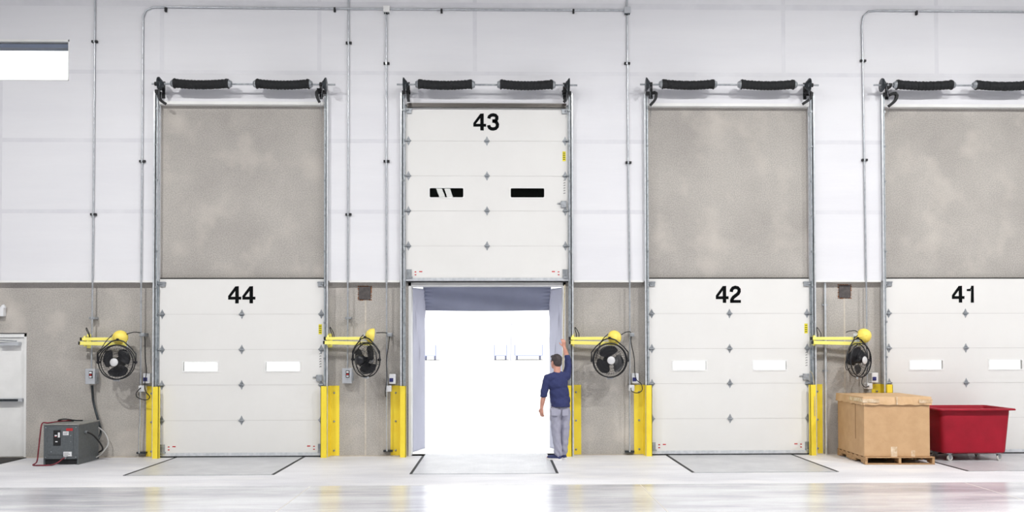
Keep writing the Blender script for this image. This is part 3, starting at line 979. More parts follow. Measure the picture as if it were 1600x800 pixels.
# ------------------------------------------------------------------ swing arm lamps, fans and cords
def ring_pts(r, y, n=40): return [(r * math.cos(2 * PI * k / n), y, r * math.sin(2 * PI * k / n)) for k in range(n)]
def make_fan():
    """origin at the pivot of the yoke on the arm; fan centre hangs 0.36 below, facing -Y"""
    rt = thing('fan', '', 'fan', (0, 0, 0), 0, 'round black fans hanging from the yellow arms')
    cz = -0.375
    Rr = 0.285
    m = MB()
    for rr, y, th in ((Rr, 0.05, 0.009), (Rr, -0.03, 0.011), (Rr * .82, -0.075, 0.0025), (Rr * .64, -0.09, 0.0025), (Rr * .45, -0.098, 0.0025), (Rr * .27, -0.10, 0.003),
                      (Rr * .8, 0.09, 0.0025), (Rr * .55, 0.11, 0.0025)):
        m.tube([(x, y_, z + cz) for x, y_, z in ring_pts(rr, y)], th, 6, closed=True)
    for k in range(36):
        q = 2 * PI * k / 36
        c, s = math.cos(q), math.sin(q)
        c2, s2 = math.cos(q + .25), math.sin(q + .25)
        m.tube([(Rr * c, -0.03, Rr * s + cz), (Rr * .85 * c, -0.072, Rr * .85 * s + cz), (Rr * .5 * c2, -0.096, Rr * .5 * s2 + cz), (Rr * .22 * c2, -0.10, Rr * .22 * s2 + cz)], 0.0018, 4)
        m.tube([(Rr * c, 0.05, Rr * s + cz), (Rr * .8 * c, 0.09, Rr * .8 * s + cz), (Rr * .3 * c, 0.12, Rr * .3 * s + cz)], 0.0018, 4)
    m.build('cage', 'fanblack', rt)
    for k in range(3):
        q0 = R(48 + 120 * k)
        m = MB()
        Nr, Na = 8, 8
        vs = []
        for i in range(Nr + 1):
            r = 0.05 + (0.245 - 0.05) * i / Nr
            t = i / Nr
            half = R(26) + R(24) * math.sin(t * PI * .8)
            if t > .85: half *= 1 - (t - .85) * 2.6
            for j in range(Na + 1):
                u = -1 + 2 * j / Na
                q = q0 + half * u - R(14) * t
                vs.append((r * math.cos(q), 0.01 + 0.045 * u * (0.5 + .5 * t), r * math.sin(q) + cz))
        fs = [(i * (Na + 1) + j, i * (Na + 1) + j + 1, (i + 1) * (Na + 1) + j + 1, (i + 1) * (Na + 1) + j) for i in range(Nr) for j in range(Na)]
        n0 = len(vs)
        vs2 = [(x, y + 0.004, z) for x, y, z in vs]
        m.add(vs, fs, True); m.add(vs2, [f_[::-1] for f_ in fs], True)
        m.build('blade', 'fanblack', rt, loc=(0, 0, cz))
    m = MB()
    Tm = Matrix.Translation((0, 0, cz)) @ Matrix.Rotation(-PI / 2, 4, 'X')
    m.lathe([(0, 0.22), (0.06, 0.215), (0.085, 0.19), (0.088, 0.11), (0.05, 0.09), (0.05, -0.03), (0.04, -0.045), (0, -0.05)], Tm, 22)
    m.build('motor', 'fanblack', rt)
    m = MB(); m.lathe([(0, -0.112), (0.06, -0.110), (0.068, -0.102), (0.06, -0.094), (0, -0.094)], Tm, 24); m.build('badge', 'badge', rt)
    m = MB()
    for s in (-1, 1):
        m.tube([(s * 0.0, 0.03, 0.0), (s * 0.10, 0.03, -0.03), (s * 0.24, 0.02, -0.15), (s * (Rr + 0.028), 0.01, -0.24), (s * (Rr + 0.028), 0.01, cz - 0.03)], 0.011, 8)
        m.cyl((s * (Rr - 0.005), 0.01, cz), (s * (Rr + 0.045), 0.01, cz), 0.02, 10)
    m.cyl((0, 0.03, -0.02), (0, 0.03, 0.02), 0.022, 12)
    m.build('yoke', 'fanblack', rt)
    m = MB(); m.bbox(-0.05, 0.05, -0.01, 0.03, cz - Rr - 0.03, cz - Rr + 0.005, 0.004); m.build('bottom_clip', 'greybox', rt)
    return rt
def make_arm():
    """origin on the wall at the left end of the arm"""
    rt = thing('swing_arm_lamp', '', 'dock lamp', (0, 0, 0), 0, 'yellow swing arm dock lamps')
    m = MB(); m.box(-0.005, 0.075, -0.012, 0, -0.12, 0.12); m.box(0.02, 0.05, -0.19, -0.012, -0.075, -0.06); m.box(0.02, 0.05, -0.19, -0.012, 0.06, 0.075)
    m.cyl((0.035, -0.17, -0.09), (0.035, -0.17, 0.09), 0.018, 12)
    m.build('wall_bracket', 'arm_yellow', rt)
    L = 0.70
    m = MB()
    T1 = Matrix.Translation((0.0, -0.18, 0.035)) @ Matrix.Rotation(R(-7), 4, 'Z')
    m.bbox(0.0, L, -0.022, 0.022, -0.025, 0.025, 0.004, T1)
    m.build('upper_arm', 'arm_yellow', rt)
    m = MB()
    T2 = Matrix.Translation((0.0, -0.235, -0.035)) @ Matrix.Rotation(R(-7), 4, 'Z') @ Matrix.Rotation(R(1.6), 4, 'Y')
    m.bbox(-0.01, L + 0.10, -0.024, 0.024, -0.03, 0.03, 0.004, T2)
    m.build('lower_arm', 'arm_yellow', rt)
    for T_, z in ((T1, 0), (T2, 0)):
        m = MB(); m.bbox(-0.035, 0.003, -0.024, 0.024, -0.028, 0.028, 0.004, T_); m.build('end_cap', 'black', rt)
    # elbow bracket
    ex_, ey = L - 0.02, -0.18 - 0.085
    m = MB(); m.box(ex_ - 0.02, ex_ + 0.09, ey - 0.06, ey - 0.05, -0.02, 0.12); m.cyl((ex_ + 0.0, ey - 0.06, 0.05), (ex_ + 0.0, ey + 0.02, 0.05), 0.02, 12)
    m.box(ex_ + 0.05, ex_ + 0.08, ey - 0.075, ey - 0.06, -0.03, 0.13)
    m.cyl((ex_ + 0.12, ey - 0.03, -0.11), (ex_ + 0.12, ey - 0.03, 0.0), 0.012, 8)
    m.build('elbow_bracket', 'bright', rt)
    m = MB(); m.tube(smoothpath([(0.14, -0.2, 0.06), (0.13, -0.22, 0.13), (0.08, -0.2, 0.22), (0.07, -0.2, 0.20), (0.10, -0.16, 0.1), (0.10, -0.16, 0.04)], 5), 0.007, 6); m.build('wire_loop', 'black', rt)
    return rt
def make_lamp():
    """separate so that the head can point its own way; child of the arm"""
    m = MB()
    Tm = Matrix.Rotation(-PI / 2, 4, 'X')
    m.lathe([(0.0, -0.075), (0.03, -0.073), (0.07, -0.055), (0.105, -0.02), (0.122, 0.02), (0.126, 0.055), (0.120, 0.058), (0.11, 0.03), (0.0, 0.02)], Tm, 28)
    return m
fan0 = make_fan()
arm0 = make_arm()
lamp_mb = make_lamp()
lens_mb = MB().lathe([(0.0, 0.07), (0.08, 0.064), (0.116, 0.05), (0.116, 0.04), (0, 0.04)], Matrix.Rotation(-PI / 2, 4, 'X'), 24)
ARML = [(128, 533), (509, 532), (892, 532), (1270, 532)]
LAMPC = [(187, 527), (578, 524), (962, 527), (1352, 524)]
LROT = [R(12), R(-72), R(28), R(8)]
FANP = [(181, 566), (572, 562), (953.5, 563), (1344, 563)]
FROT = [R(0), R(144), R(4), R(33)]
BROT = [0, R(25), R(58), R(20)]
WHERE = ['on the wall left of dock door 44', 'on the wall between doors 44 and 43', 'on the wall between doors 43 and 42', 'on the wall above the cardboard box']
FLAB = ['round black fan facing straight out with a pale hub, above the battery charger',
        'round black fan turned away to show its dark motor, between doors 44 and 43',
        'round black fan facing out with a pale hub, between doors 43 and 42',
        'round black fan turned sideways with a pale hub, above the cardboard box']
FANS = []
for i in range(4):
    p = W(ARML[i][0], ARML[i][1], -0.2)
    rt = arm0 if i == 0 else copy_tree(arm0, (0, 0, 0))
    rt.location = (p.x, 0, p.z)
    rt['label'] = 'yellow swing arm lamp ' + WHERE[i]
roots = [o for o in C.objects if o.name.startswith('swing_arm_lamp')]
for i, rt in enumerate(roots):
    YH = -0.35
    c = W(LAMPC[i][0], LAMPC[i][1], YH)
    loc = c - rt.location
    if i == 0:
        h = lamp_mb.build('lamp_head', 'lampyellow', rt)
        l = lens_mb.build('lens', mat('frosted lens', (238, 236, 225), 0.25), h)
        h0, l0 = h, l
    else:
        h = h0.copy(); C.objects.link(h); h.parent = rt
        l = l0.copy(); C.objects.link(l); l.parent = h
    h.location = loc
    h.rotation_euler = (R(-8), 0, LROT[i])
    m = MB(); m.tube([(0.68, -0.31, 0.03), (0.70, -0.36, 0.05), (loc.x, loc.y - 0.07, loc.z)], 0.016, 8)
    m.build('lamp_stem', 'lampyellow', rt)
    # fan
    YF = -0.46
    c = W(FANP[i][0], FANP[i][1], YF - 0.03)
    loc = (c.x, YF, c.z + 0.375)
    fr = fan0 if i == 0 else copy_tree(fan0, loc, FROT[i])
    fr.location = loc; fr.rotation_euler = (0, 0, FROT[i])
    fr['label'] = FLAB[i]
    FANS.append(fr)
    for q in [q for q in C.objects if q.parent == fr and q.name.startswith('blade')]: q.rotation_euler = (0, BROT[i], 0)
CP = [  # power cords from lamp to outlet, pixels and depth
 [(198, 522, -.33), (210, 519, -.25), (222, 521, -.18), (226, 527, -.16), (227, 560, -.16), (229, 580, -.18), (226, 600, -.2), (228, 612, -.19), (234, 620, -.17), (228, 625, -.17), (215, 621, -.17), (213, 614, -.17), (220, 606, -.18)],
 [(588, 520, -.33), (603, 520, -.2), (608, 524, -.16), (607, 540, -.16), (604, 562, -.16), (604.5, 590, -.17), (602, 612, -.17), (603, 620, -.17)],
 [(971, 523, -.33), (978, 519, -.25), (986, 520, -.18), (986, 535, -.16), (991, 560, -.16), (993, 590, -.18), (1002, 600, -.24), (1003, 610, -.26), (995, 614, -.26), (987, 611, -.2), (986, 606, -.18)],
 [(1322, 519, -.3), (1330, 517, -.3), (1340, 519, -.3), (1353, 540, -.3), (1356, 575, -.2), (1348, 590, -.17), (1347, 600, -.17), (1352, 605, -.17), (1358, 603, -.18)]]
for i, cp in enumerate(CP):
    pts = [W(a, b, c) for a, b, c in cp]
    base = pts[-1].copy()
    m = MB(); m.tube(smoothpath([p - base for p in pts], 5), 0.0075, 6)
    o = m.build('power_cord', 'black', None)
    o.location = base
    tag(o, 'black power cord from dock lamp to outlet, ' + ['left of dock door 44', 'between doors 44 and 43', 'looping left of dock door 42', 'behind the cardboard box'][i], 'power cord', 'power cords of the dock lamps')
    if i < 3:
        bx = W(cp[2][0], 523, -0.15)
        bb = MB().bbox(-0.03, 0.05, -0.05, 0.15, -0.03, 0.03, 0.005).build('cord_box', 'galv', None, None)
        bb.location = (bx.x, -0.15, bx.z)
        tag(bb, 'small metal cord bracket on the conduit, ' + ['beside dock door 44 on its left', 'between doors 44 and 43', 'between doors 43 and 42'][i], 'bracket', 'cord brackets')
# cords from lamp to fan
for i, (px, py) in enumerate(FANP):
    seg = [[(176, 523), (166, 533), (158, 545), (152, 552), (152, 566)], [(568, 523), (562, 530), (563, 540), (553, 553), (553, 563)], [(950, 522), (942, 530), (936, 542), (932, 556), (931, 562)], [(1340, 524), (1333, 532), (1327, 550), (1321, 568), (1323, 578), (1328, 575)]][i]
    pts = [W(a, b, -0.46) for a, b in seg]
    fr = FANS[i]
    back = Matrix.Rotation(-FROT[i], 3, 'Z')
    MB().tube(smoothpath([back @ (p - fr.location) for p in pts], 5), 0.007, 6).build('cord', 'black', fr)

# ------------------------------------------------------------------ open bay: dock shelter
a43, b43 = DOORS[43]
sh = thing('dock_shelter', 'grey fabric dock shelter framing the open bay', 'dock shelter', ((a43 + b43) / 2, 0.25, 0))
cx = (a43 + b43) / 2
m = MB()
IL, IR = a43 + 0.04 - cx, b43 - 0.04 - cx
ztop = 3.01
m.box(IL, IR, -0.262, 0.05, ztop - 0.075, ztop)
m.box(IL, IL + 0.045, -0.262, 0.05, -0.0, ztop); m.box(IR - 0.045, IR, -0.262, 0.05, 0, ztop)
m.build('jamb_frame', 'white', sh)
def wrinkled(fn, nu, nv, th=0.012):
    m = MB()
    vs = [fn(i / nu, j / nv) for i in range(nu + 1) for j in range(nv + 1)]
    vb = [Vector(v) + Vector((0, th, 0)) for v in vs]
    fs = [(i * (nv + 1) + j, (i + 1) * (nv + 1) + j, (i + 1) * (nv + 1) + j + 1, i * (nv + 1) + j + 1) for i in range(nu) for j in range(nv)]
    m.add(vs, fs, True)
    return m
YC = 0.62
def side_curtain(s):
    xo = IL + 0.045 if s < 0 else IR - 0.045
    tx = WX(663.5 if s < 0 else 859, 0.25 + YC) - cx
    def fn(u, v):
        z = 0.03 + v * (ztop - 0.11)
        x = xo + (tx - xo) * u
        y = 0.05 + (YC - 0.05) * u
        fold = (0.07 * math.sin(u * 7 + z * 3.4) + 0.04 * math.sin(z * 6.5 - u * 11)) * math.sin(PI * u) ** .6 * (0.35 + z / 3)
        return (x + s * -fold * 0.5, y + fold, z)
    o = wrinkled(fn, 30, 80).build('side_curtain', 'curtain', sh)
    sm = o.modifiers.new('thick', 'SOLIDIFY'); sm.thickness = 0.004
side_curtain(-1); side_curtain(1)
zhb = WZ(485, 0.25 + YC)
def fnh(u, v):
    x0_ = WX(661, 0.25 + YC) - cx; x1_ = WX(861, 0.25 + YC) - cx
    z = zhb + v * (3.05 - zhb)
    e = max(0, 1 - min(u, 1 - u) / 0.07)
    y = YC - 0.02 + 0.022 * e * math.sin(v * 48) + 0.012 * math.sin(u * 9 + v * 2) + 0.012 * math.sin(v * 9 + u * 5)
    return (x0_ + (x1_ - x0_) * u, y, z - 0.012 * math.sin(PI * u))
o = wrinkled(fnh, 90, 30).build('head_curtain', 'headcurtain', sh)
sm = o.modifiers.new('thick', 'SOLIDIFY'); sm.thickness = 0.004
m = MB()
m.box(IL - 0.2, IR + 0.2, YC - 0.02, YC + 0.05, 3.06, 3.3); m.box(IL - 0.2, IR + 0.2, 0.02, YC + 0.05, 3.3, 3.32)
m.build('outer_frame', 'headcurtain', sh)
# pull rope at the open door
rp = smoothpath([W(882.5, 445, -0.2), W(881.5, 480, -0.21), W(880.5, 520, -0.23), W(881, 537, -0.24), W(880, 560, -0.23), W(879.5, 590, -0.22), W(879.8, 612, -0.21)], 5)
o = MB().tube([p - rp[0] for p in rp], 0.011, 6).build('pull_rope', 'rope'); o.location = rp[0]
tag(o, 'tan pull rope hanging in the open bay, held by the man', 'rope')
rp = smoothpath([W(1266, 580, -0.2), W(1270, 586, -0.19), W(1272, 602, -0.16), W(1273, 625, -0.21), W(1273, 650, -0.215)], 5)
o = MB().tube([p - rp[0] for p in rp], 0.007, 6).build('pull_rope', 'rope'); o.location = rp[0]
tag(o, 'thin tan rope behind the yellow guard right of dock door 42', 'rope')

# ------------------------------------------------------------------ battery charger
ch = thing('battery_charger', 'dark grey battery charger cabinet standing on the floor by the wall', 'battery charger', (-7.045, -0.92, 0))
cw, cd, chh = 0.555, 0.72, 0.635
m = MB()
m.bbox(-cw / 2, cw / 2, 0, cd, 0.09, chh, 0.006)
m.box(-cw / 2, -cw / 2 + 0.02, 0, cd, 0, 0.1); m.box(cw / 2 - 0.02, cw / 2, 0, cd, 0, 0.1); m.box(-cw / 2, cw / 2, cd - 0.02, cd, 0, 0.1)
m.build('cabinet', 'charger', ch)
MB().bbox(-cw / 2 + 0.02, cw / 2 - 0.02, 0.03, cd - 0.03, 0.01, 0.09, 0.004).build('plinth', 'black', ch)
MB().bbox(-cw / 2 - 0.008, cw / 2 + 0.008, -0.01, cd + 0.005, chh, chh + 0.022, 0.005).build('top_cover', 'chargertop', ch)
MB().bbox(-cw / 2 + 0.07, cw / 2 - 0.08, -0.008, 0, 0.16, chh - 0.05, 0.003).build('front_panel', 'charger', ch)
MB().bbox(-0.115, 0.0, -0.018, -0.008, 0.31, 0.555, 0.004).build('control_panel', 'black', ch)
m = MB(); m.box(-0.04, -0.008, -0.022, -0.018, 0.44, 0.52); m.box(-0.09, -0.055, -0.022, -0.018, 0.46, 0.48); m.box(-0.08, -0.045, -0.022, -0.018, 0.365, 0.38); m.build('display', 'plasticwhite', ch)
MB().box(-0.09, -0.06, -0.024, -0.018, 0.45, 0.46).build('indicator', 'red', ch)
m = MB(); m.box(0.035, 0.125, -0.0105, -0.008, 0.475, 0.535); m.box(0.045, 0.175, -0.0105, -0.0, 0.135, 0.21); m.build('label_plate', 'plasticwhite', ch)
m = MB()
for (x0_, x1_, z) in ((.045, .115, .515), (.045, .10, .495), (.055, .13, .19), (.055, .15, .17), (.055, .12, .15)):
    m.box(x0_, x1_, -0.0115, -0.0105, z - .004, z + .002)
m.build('label_text', 'gap', ch)
MB().box(0.085, 0.19, -0.0115, -0.001, 0.545, 0.585).build('red_plate', 'red', ch)
m = MB()
for (x, z) in ((-.15, .21), (.16, .37), (-.24, .6), (.24, .6), (-.24, .12), (.24, .12), (.16, .47)): m.cyl((x, -0.014, z), (x, 0, z), 0.007, 8)
m.build('screws', 'galv', ch)
m = MB(); m.cyl((0.075, -0.03, 0.115), (0.075, 0, 0.115), 0.022, 12); m.cyl((cw / 2, 0.23, 0.5), (cw / 2 + 0.03, 0.23, 0.5), 0.024, 12); m.build('cable_gland', 'galv', ch)
def cable(name, pts, r, mt, label, cat='cable', k=6):
    base = Vector(pts[0])
    o = MB().tube(smoothpath([Vector(p) - base for p in pts], k), r, 8).build(name, mt)
    o.location = base
    return tag(o, label, cat)
bx, by = -7.045, -0.92
cable('red_cable', [(bx + .0, by + .35, chh + .05), (bx - .1, by + .1, chh + .05), (bx - .22, by + .04, chh + .035), (bx - .30, by + .0, chh + .03), (bx - .315, by - .03, .5), (bx - .33, by - .05, .25), (bx - .35, by - .06, .06),
                    (bx - .38, by - .12, .014), (bx - .25, by - .16, .014), (bx - .08, by - .13, .016), (bx + .0, by - .09, .05), (bx + .05, by - .05, .10), (bx + .075, by - .03, .115)], 0.011, 'redcable', 'dark red and black cable looping down the left side of the battery charger')
cable('black_cable', [(bx + .02, by + .37, chh + .035), (bx - .12, by + .16, chh + .06), (bx + .0, by + .10, chh + .09), (bx + .13, by + .2, chh + .06), (bx + .2, by + .3, chh + .05)], 0.011, 'black', 'black cable coiled on top of the battery charger')
cable('side_cable', [(bx + cw / 2 + .03, by + .23, .5), (bx + cw / 2 + .10, by + .3, .44), (bx + cw / 2 + .14, by + .45, .3), (bx + cw / 2 + .12, by + .6, .18), (bx + cw / 2 + .03, by + .66, .12)], 0.013, 'black', 'black cable arching out of the right side of the battery charger')
cable('white_cable', [(bx + cw / 2 + .0, by + .70, chh - .1), (bx + cw / 2 + .08, by + .78, .42), (bx + cw / 2 + .13, by + .78, .25), (bx + cw / 2 + .06, by + .70, .10), (bx + cw / 2 + .01, by + .6, .04)], 0.011, 'cablegrey', 'pale cable curving down behind the battery charger')
s0 = W(144, 602, -0.08); s1 = W(153, 655, -0.12); s2 = W(146, 628, -0.08)
cable('flex_cable', [s0, s2, s1, (s1.x + .05, -0.12, .45), (s1.x + .03, -0.2, .3)], 0.02, 'darksteel', 'thick dark flexible cable from the grey switch down behind the battery charger')

# ------------------------------------------------------------------ pallet and cardboard box
PXc, PYc = 6.365, -0.79
ROTP = R(-1.5)
pw, pd = 1.10, 1.24
pl = thing('pallet', 'worn wooden pallet under the large cardboard box', 'pallet', (PXc, PYc, 0), ROTP)
for k in range(3):
    x = -pw / 2 + 0.02 + k * (pw - 0.04) / 2
    m = MB()
    y0_, y1_ = -pd / 2 + 0.005, pd / 2 - 0.005
    prof = [(y0_, .018), (y0_ + .18, .018), (y0_ + .21, .055), (y0_ + .40, .055), (y0_ + .43, .018), (y1_ - .43, .018), (y1_ - .40, .055), (y1_ - .21, .055), (y1_ - .18, .018), (y1_, .018), (y1_, .105), (y0_, .105)]
    # stringer with forklift notches, built of convex pieces
    for (u0, u1, zz) in ((y0_, y0_ + .19, .018), (y0_ + .19, y0_ + .41, .055), (y0_ + .41, y1_ - .41, .018), (y1_ - .41, y1_ - .19, .055), (y1_ - .19, y1_, .018)):
        m.box(x - 0.019, x + 0.019, u0, u1, zz, .105)
    m.build('stringer', 'wood', pl)
for k in range(7):
    y = -pd / 2 + 0.05 + k * (pd - 0.10) / 6
    MB().bbox(-pw / 2, pw / 2, y - .05, y + .05, .105, .122, 0.003).build('deck_board', 'wood', pl)
for y in (-pd / 2 + 0.05, 0, pd / 2 - 0.05):
    MB().bbox(-pw / 2, pw / 2, y - .05, y + .05, 0.0, .018, 0.003).build('bottom_board', 'wood', pl)
bx_ = thing('cardboard_box', 'large brown cardboard box with a taped lid on a wooden pallet', 'box', (PXc - 0.03, PYc + 0.0, 0.122), ROTP)
bw, bd, bh = 1.045, 1.16, 0.93
m = MB(); m.bbox(-bw / 2, bw / 2, -bd / 2, bd / 2, 0, bh, 0.008); m.build('carton', 'card', bx_)
m = MB()
lw, ld = bw / 2 + 0.018, bd / 2 + 0.018
# lid: sagging top and a skirt
N = 14
vs, fs = [], []
for i in range(N + 1):
    for j in range(N + 1):
        u, v = i / N * 2 - 1, j / N * 2 - 1
        z = bh + 0.02 - 0.015 * (1 - u * u) * (1 - v * v) + 0.006 * math.sin(i * 1.7 + j) * (1 - abs(u)) 
        vs.append((u * lw, v * ld, z))
for i in range(N):
    for j in range(N):
        fs.append((i * (N + 1) + j, (i + 1) * (N + 1) + j, (i + 1) * (N + 1) + j + 1, i * (N + 1) + j + 1))
m.add(vs, fs, True)
def skirt(p, q, n=16):
    p = Vector(p); q = Vector(q)
    vs = []
    out = Vector((q.y - p.y, p.x - q.x)).normalized()
    for i in range(n + 1):
        t = i / n
        c = p + (q - p) * t
        zt = bh + 0.02
        zb = bh - 0.105 + 0.008 * math.sin(i * 1.9)
        b = 0.010 + 0.005 * math.sin(i * 1.3)
        vs += [(c.x, c.y, zt), (c.x + out.x * b, c.y + out.y * b, zb)]
    return vs, [(2 * i, 2 * i + 1, 2 * i + 3, 2 * i + 2) for i in range(n)]
for (p, q) in (((-lw, -ld), (lw, -ld)), ((lw, -ld), (lw, ld)), ((lw, ld), (-lw, ld)), ((-lw, ld), (-lw, -ld))):
    m.add(*skirt(p, q))
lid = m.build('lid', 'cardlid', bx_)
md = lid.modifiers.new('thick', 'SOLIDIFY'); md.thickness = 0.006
m = MB()
def strip():
    global m
    m.build('packing_tape', 'tape_clear', bx_); m = MB()
m.box(-lw - .012, -lw + 0.25, -ld - 0.018, -ld - 0.012, bh - 0.07, bh - 0.01); strip()
m.box(lw - 0.20, lw + .012, -ld - 0.018, -ld - 0.012, bh - 0.075, bh - 0.02); strip()
m.box(-0.02, 0.0, -ld - 0.018, -ld - 0.012, bh - 0.10, bh + 0.02); strip()
m.box(-lw - 0.019, -lw - 0.014, -ld - 0.01, -ld + 0.55, bh - 0.06, bh); strip()
m.box(-0.10, 0.0, -bd / 2 - 0.003, -bd / 2 + 0.001, 0.0, 0.16); strip()
m.box(0.22, 0.28, -bd / 2 - 0.003, -bd / 2 + 0.001, 0.0, 0.10)
m.build('packing_tape', 'tape_clear', bx_)
m = MB(); m.box(-bw / 2 - 0.003, -bw / 2 + 0.001, -0.23, -0.215, 0.25, bh - 0.08); m.build('side_seam', mat('brown seam edge', (140, 106, 70), 0.8), bx_)  # darker brown strip marking the carton's side seam

# ------------------------------------------------------------------ red bin
bn = thing('bulk_bin', 'red plastic bulk bin on casters right of the cardboard box', 'bin', (7.74, -0.70, 0))
def rrect(hx, hy, r, z, n=5):
    out = []
    for (cx_, cy_, a0) in ((hx - r, hy - r, 0), (-hx + r, hy - r, PI / 2), (-hx + r, -hy + r, PI), (hx - r, -hy + r, 3 * PI / 2)):
        for k in range(n + 1):
            q = a0 + PI / 2 * k / n
            out.append((cx_ + r * math.cos(q), cy_ + r * math.sin(q), z))
    return out
loops = [rrect(.46, .30, .06, .14), rrect(.50, .335, .06, .128), rrect(.525, .36, .07, .15), rrect(.575, .40, .07, .80), rrect(.575, .40, .07, .825), rrect(.64, .465, .06, .832), rrect(.645, .47, .06, .845), rrect(.635, .46, .06, .86),
         rrect(.57, .395, .07, .862), rrect(.56, .385, .07, .84), rrect(.50, .34, .06, .17), rrect(.4, .25, .05, .16)]
m = MB()
n = len(loops[0])
vs = [v for l in loops for v in l]
fs = []
for i in range(len(loops) - 1):
    for k in range(n):
        fs.append((i * n + k, i * n + (k + 1) % n, (i + 1) * n + (k + 1) % n, (i + 1) * n + k))
fs.append(tuple(range(n))[::-1]); fs.append(tuple((len(loops) - 1) * n + k for k in range(n)))
m.add(vs, fs, True)
tub = m.build('tub', 'bin', bn)
tub.modifiers.new('e', 'EDGE_SPLIT').split_angle = R(35)
for (x, y, sw) in ((-.41, -.30, .3), (.41, -.30, .4), (-.36, .27, .4), (.36, .27, .4)):
    m = MB()
    m.box(x - .045, x + .045, y - .04, y + .04, .118, .13)
    T_ = Matrix.Translation((x, y, 0)) @ Matrix.Rotation(sw, 4, 'Z')
    for s in (-1, 1):
        m.prism([(-0.02, .12), (.03, .12), (.05, .045), (.02, .03)], s * .02 - .003, s * .02 + .003, 'y', T_)
    cs = m.build('caster', 'galv', bn)
    m = MB()
    Tw = T_ @ Matrix.Translation((.03, 0, .054)) @ Matrix.Rotation(PI / 2, 4, 'X')
    m.lathe([(0.0, -.016), (.024, -.016), (.026, -.010), (.038, -.010), (.046, -.018), (.054, -.012), (.054, .012), (.046, .018), (.038, .010), (.026, .010), (.024, .016), (0, .016)], Tw, 24)
    m.build('wheel', 'caster', cs)

# ------------------------------------------------------------------ the man
def capsule(m, a, b, ra, rb, n=14):
    a = Vector(a); b = Vector(b)
    m.ell(a, (ra, ra, ra), n=n, m=8); m.ell(b, (rb, rb, rb), n=n, m=8)
    m.tube([a, b], [ra, rb], n)
def chain(m, pts):
    for (p, q) in zip(pts[:-1], pts[1:]):
        capsule(m, p[0], q[0], p[1], q[1])
def remeshed(m, name, mt, parent, voxel, smooth=3, noise=None):
    o = m.build(name, mt, parent)
    md = o.modifiers.new('r', 'REMESH'); md.mode = 'VOXEL'; md.voxel_size = voxel; md.use_smooth_shade = True
    s = o.modifiers.new('s', 'SMOOTH'); s.iterations = smooth; s.factor = 0.5
    dg = bpy.context.evaluated_depsgraph_get()
    me = bpy.data.meshes.new_from_object(o.evaluated_get(dg))
    o.modifiers.clear()
    old = o.data
    o.data = me
    bpy.data.meshes.remove(old)
    if not me.materials: me.materials.append(M[mt])
    if noise:
        for v in me.vertices:
            v.co += v.normal * noise(v.co)
    for p in me.polygons: p.use_smooth = True
    me.update()
    return o
man = thing('person', 'man in a navy shirt and grey trousers with one arm raised in the open bay', 'person', (0.985, -0.66, 0))
V = Vector
hf = V((-0.62, 0.78, 0)).normalized()          # where the head looks
hl = V((-hf.y, hf.x, 0))                       # its left
tf = V((-0.35, 0.94, 0)).normalized()          # where the chest faces
tl = V((-tf.y, tf.x, 0))
HC = V((-0.045, 0.03, 1.625))
HM = Matrix((( hl.x, hf.x, 0), (hl.y, hf.y, 0), (0, 0, 1)))   # local x = left, y = forward
def hp(l, f_, u): return HC + hl * l + hf * f_ + V((0, 0, u))
LS, RS = V((-0.185, -0.03, 1.355)), V((0.135, 0.06, 1.385))
LE, LW_ = V((-0.245, -0.03, 1.085)), V((-0.285, 0.02, 0.86))
RE, RW = V((0.165, 0.13, 1.665)), V((0.115, 0.30, 1.875))
LH, RH = V((-0.055, -0.02, .86)), V((0.105, 0.03, .86))
LK, RK = V((-0.045, 0.01, .47)), V((0.105, 0.07, .47))
LA, RA = V((-0.01, 0.0, .085)), V((0.085, 0.13, .085))
m = MB()
# head
m.ell(hp(0, -.012, .022), (.074, .094, .095), HM.to_3x3()); m.ell(hp(0, .03, -.045), (.056, .062, .072), HM.to_3x3())
m.ell(hp(0, .055, -.085), (.034, .032, .026), HM.to_3x3())
capsule(m, hp(0, .088, .005), hp(0, .106, -.028), .009, .015); m.ell(hp(0, .086, -.062), (.026, .012, .011), HM.to_3x3())
m.ell(hp(.03, .082, .018), (.016, .01, .008), HM.to_3x3()); m.ell(hp(-.03, .082, .018), (.016, .01, .008), HM.to_3x3())
for s in (1, -1):
    m.ell(hp(s * .079, -.006, -.012), (.010, .02, .032), HM.to_3x3()); m.ell(hp(s * .086, -.012, .004), (.007, .016, .014), HM.to_3x3())
NB = V((-0.025, 0.0, 1.43))
chain(m, [(hp(0, -.03, -.06), .056), (NB, .060), (V((-.02, 0, 1.34)), .065)])
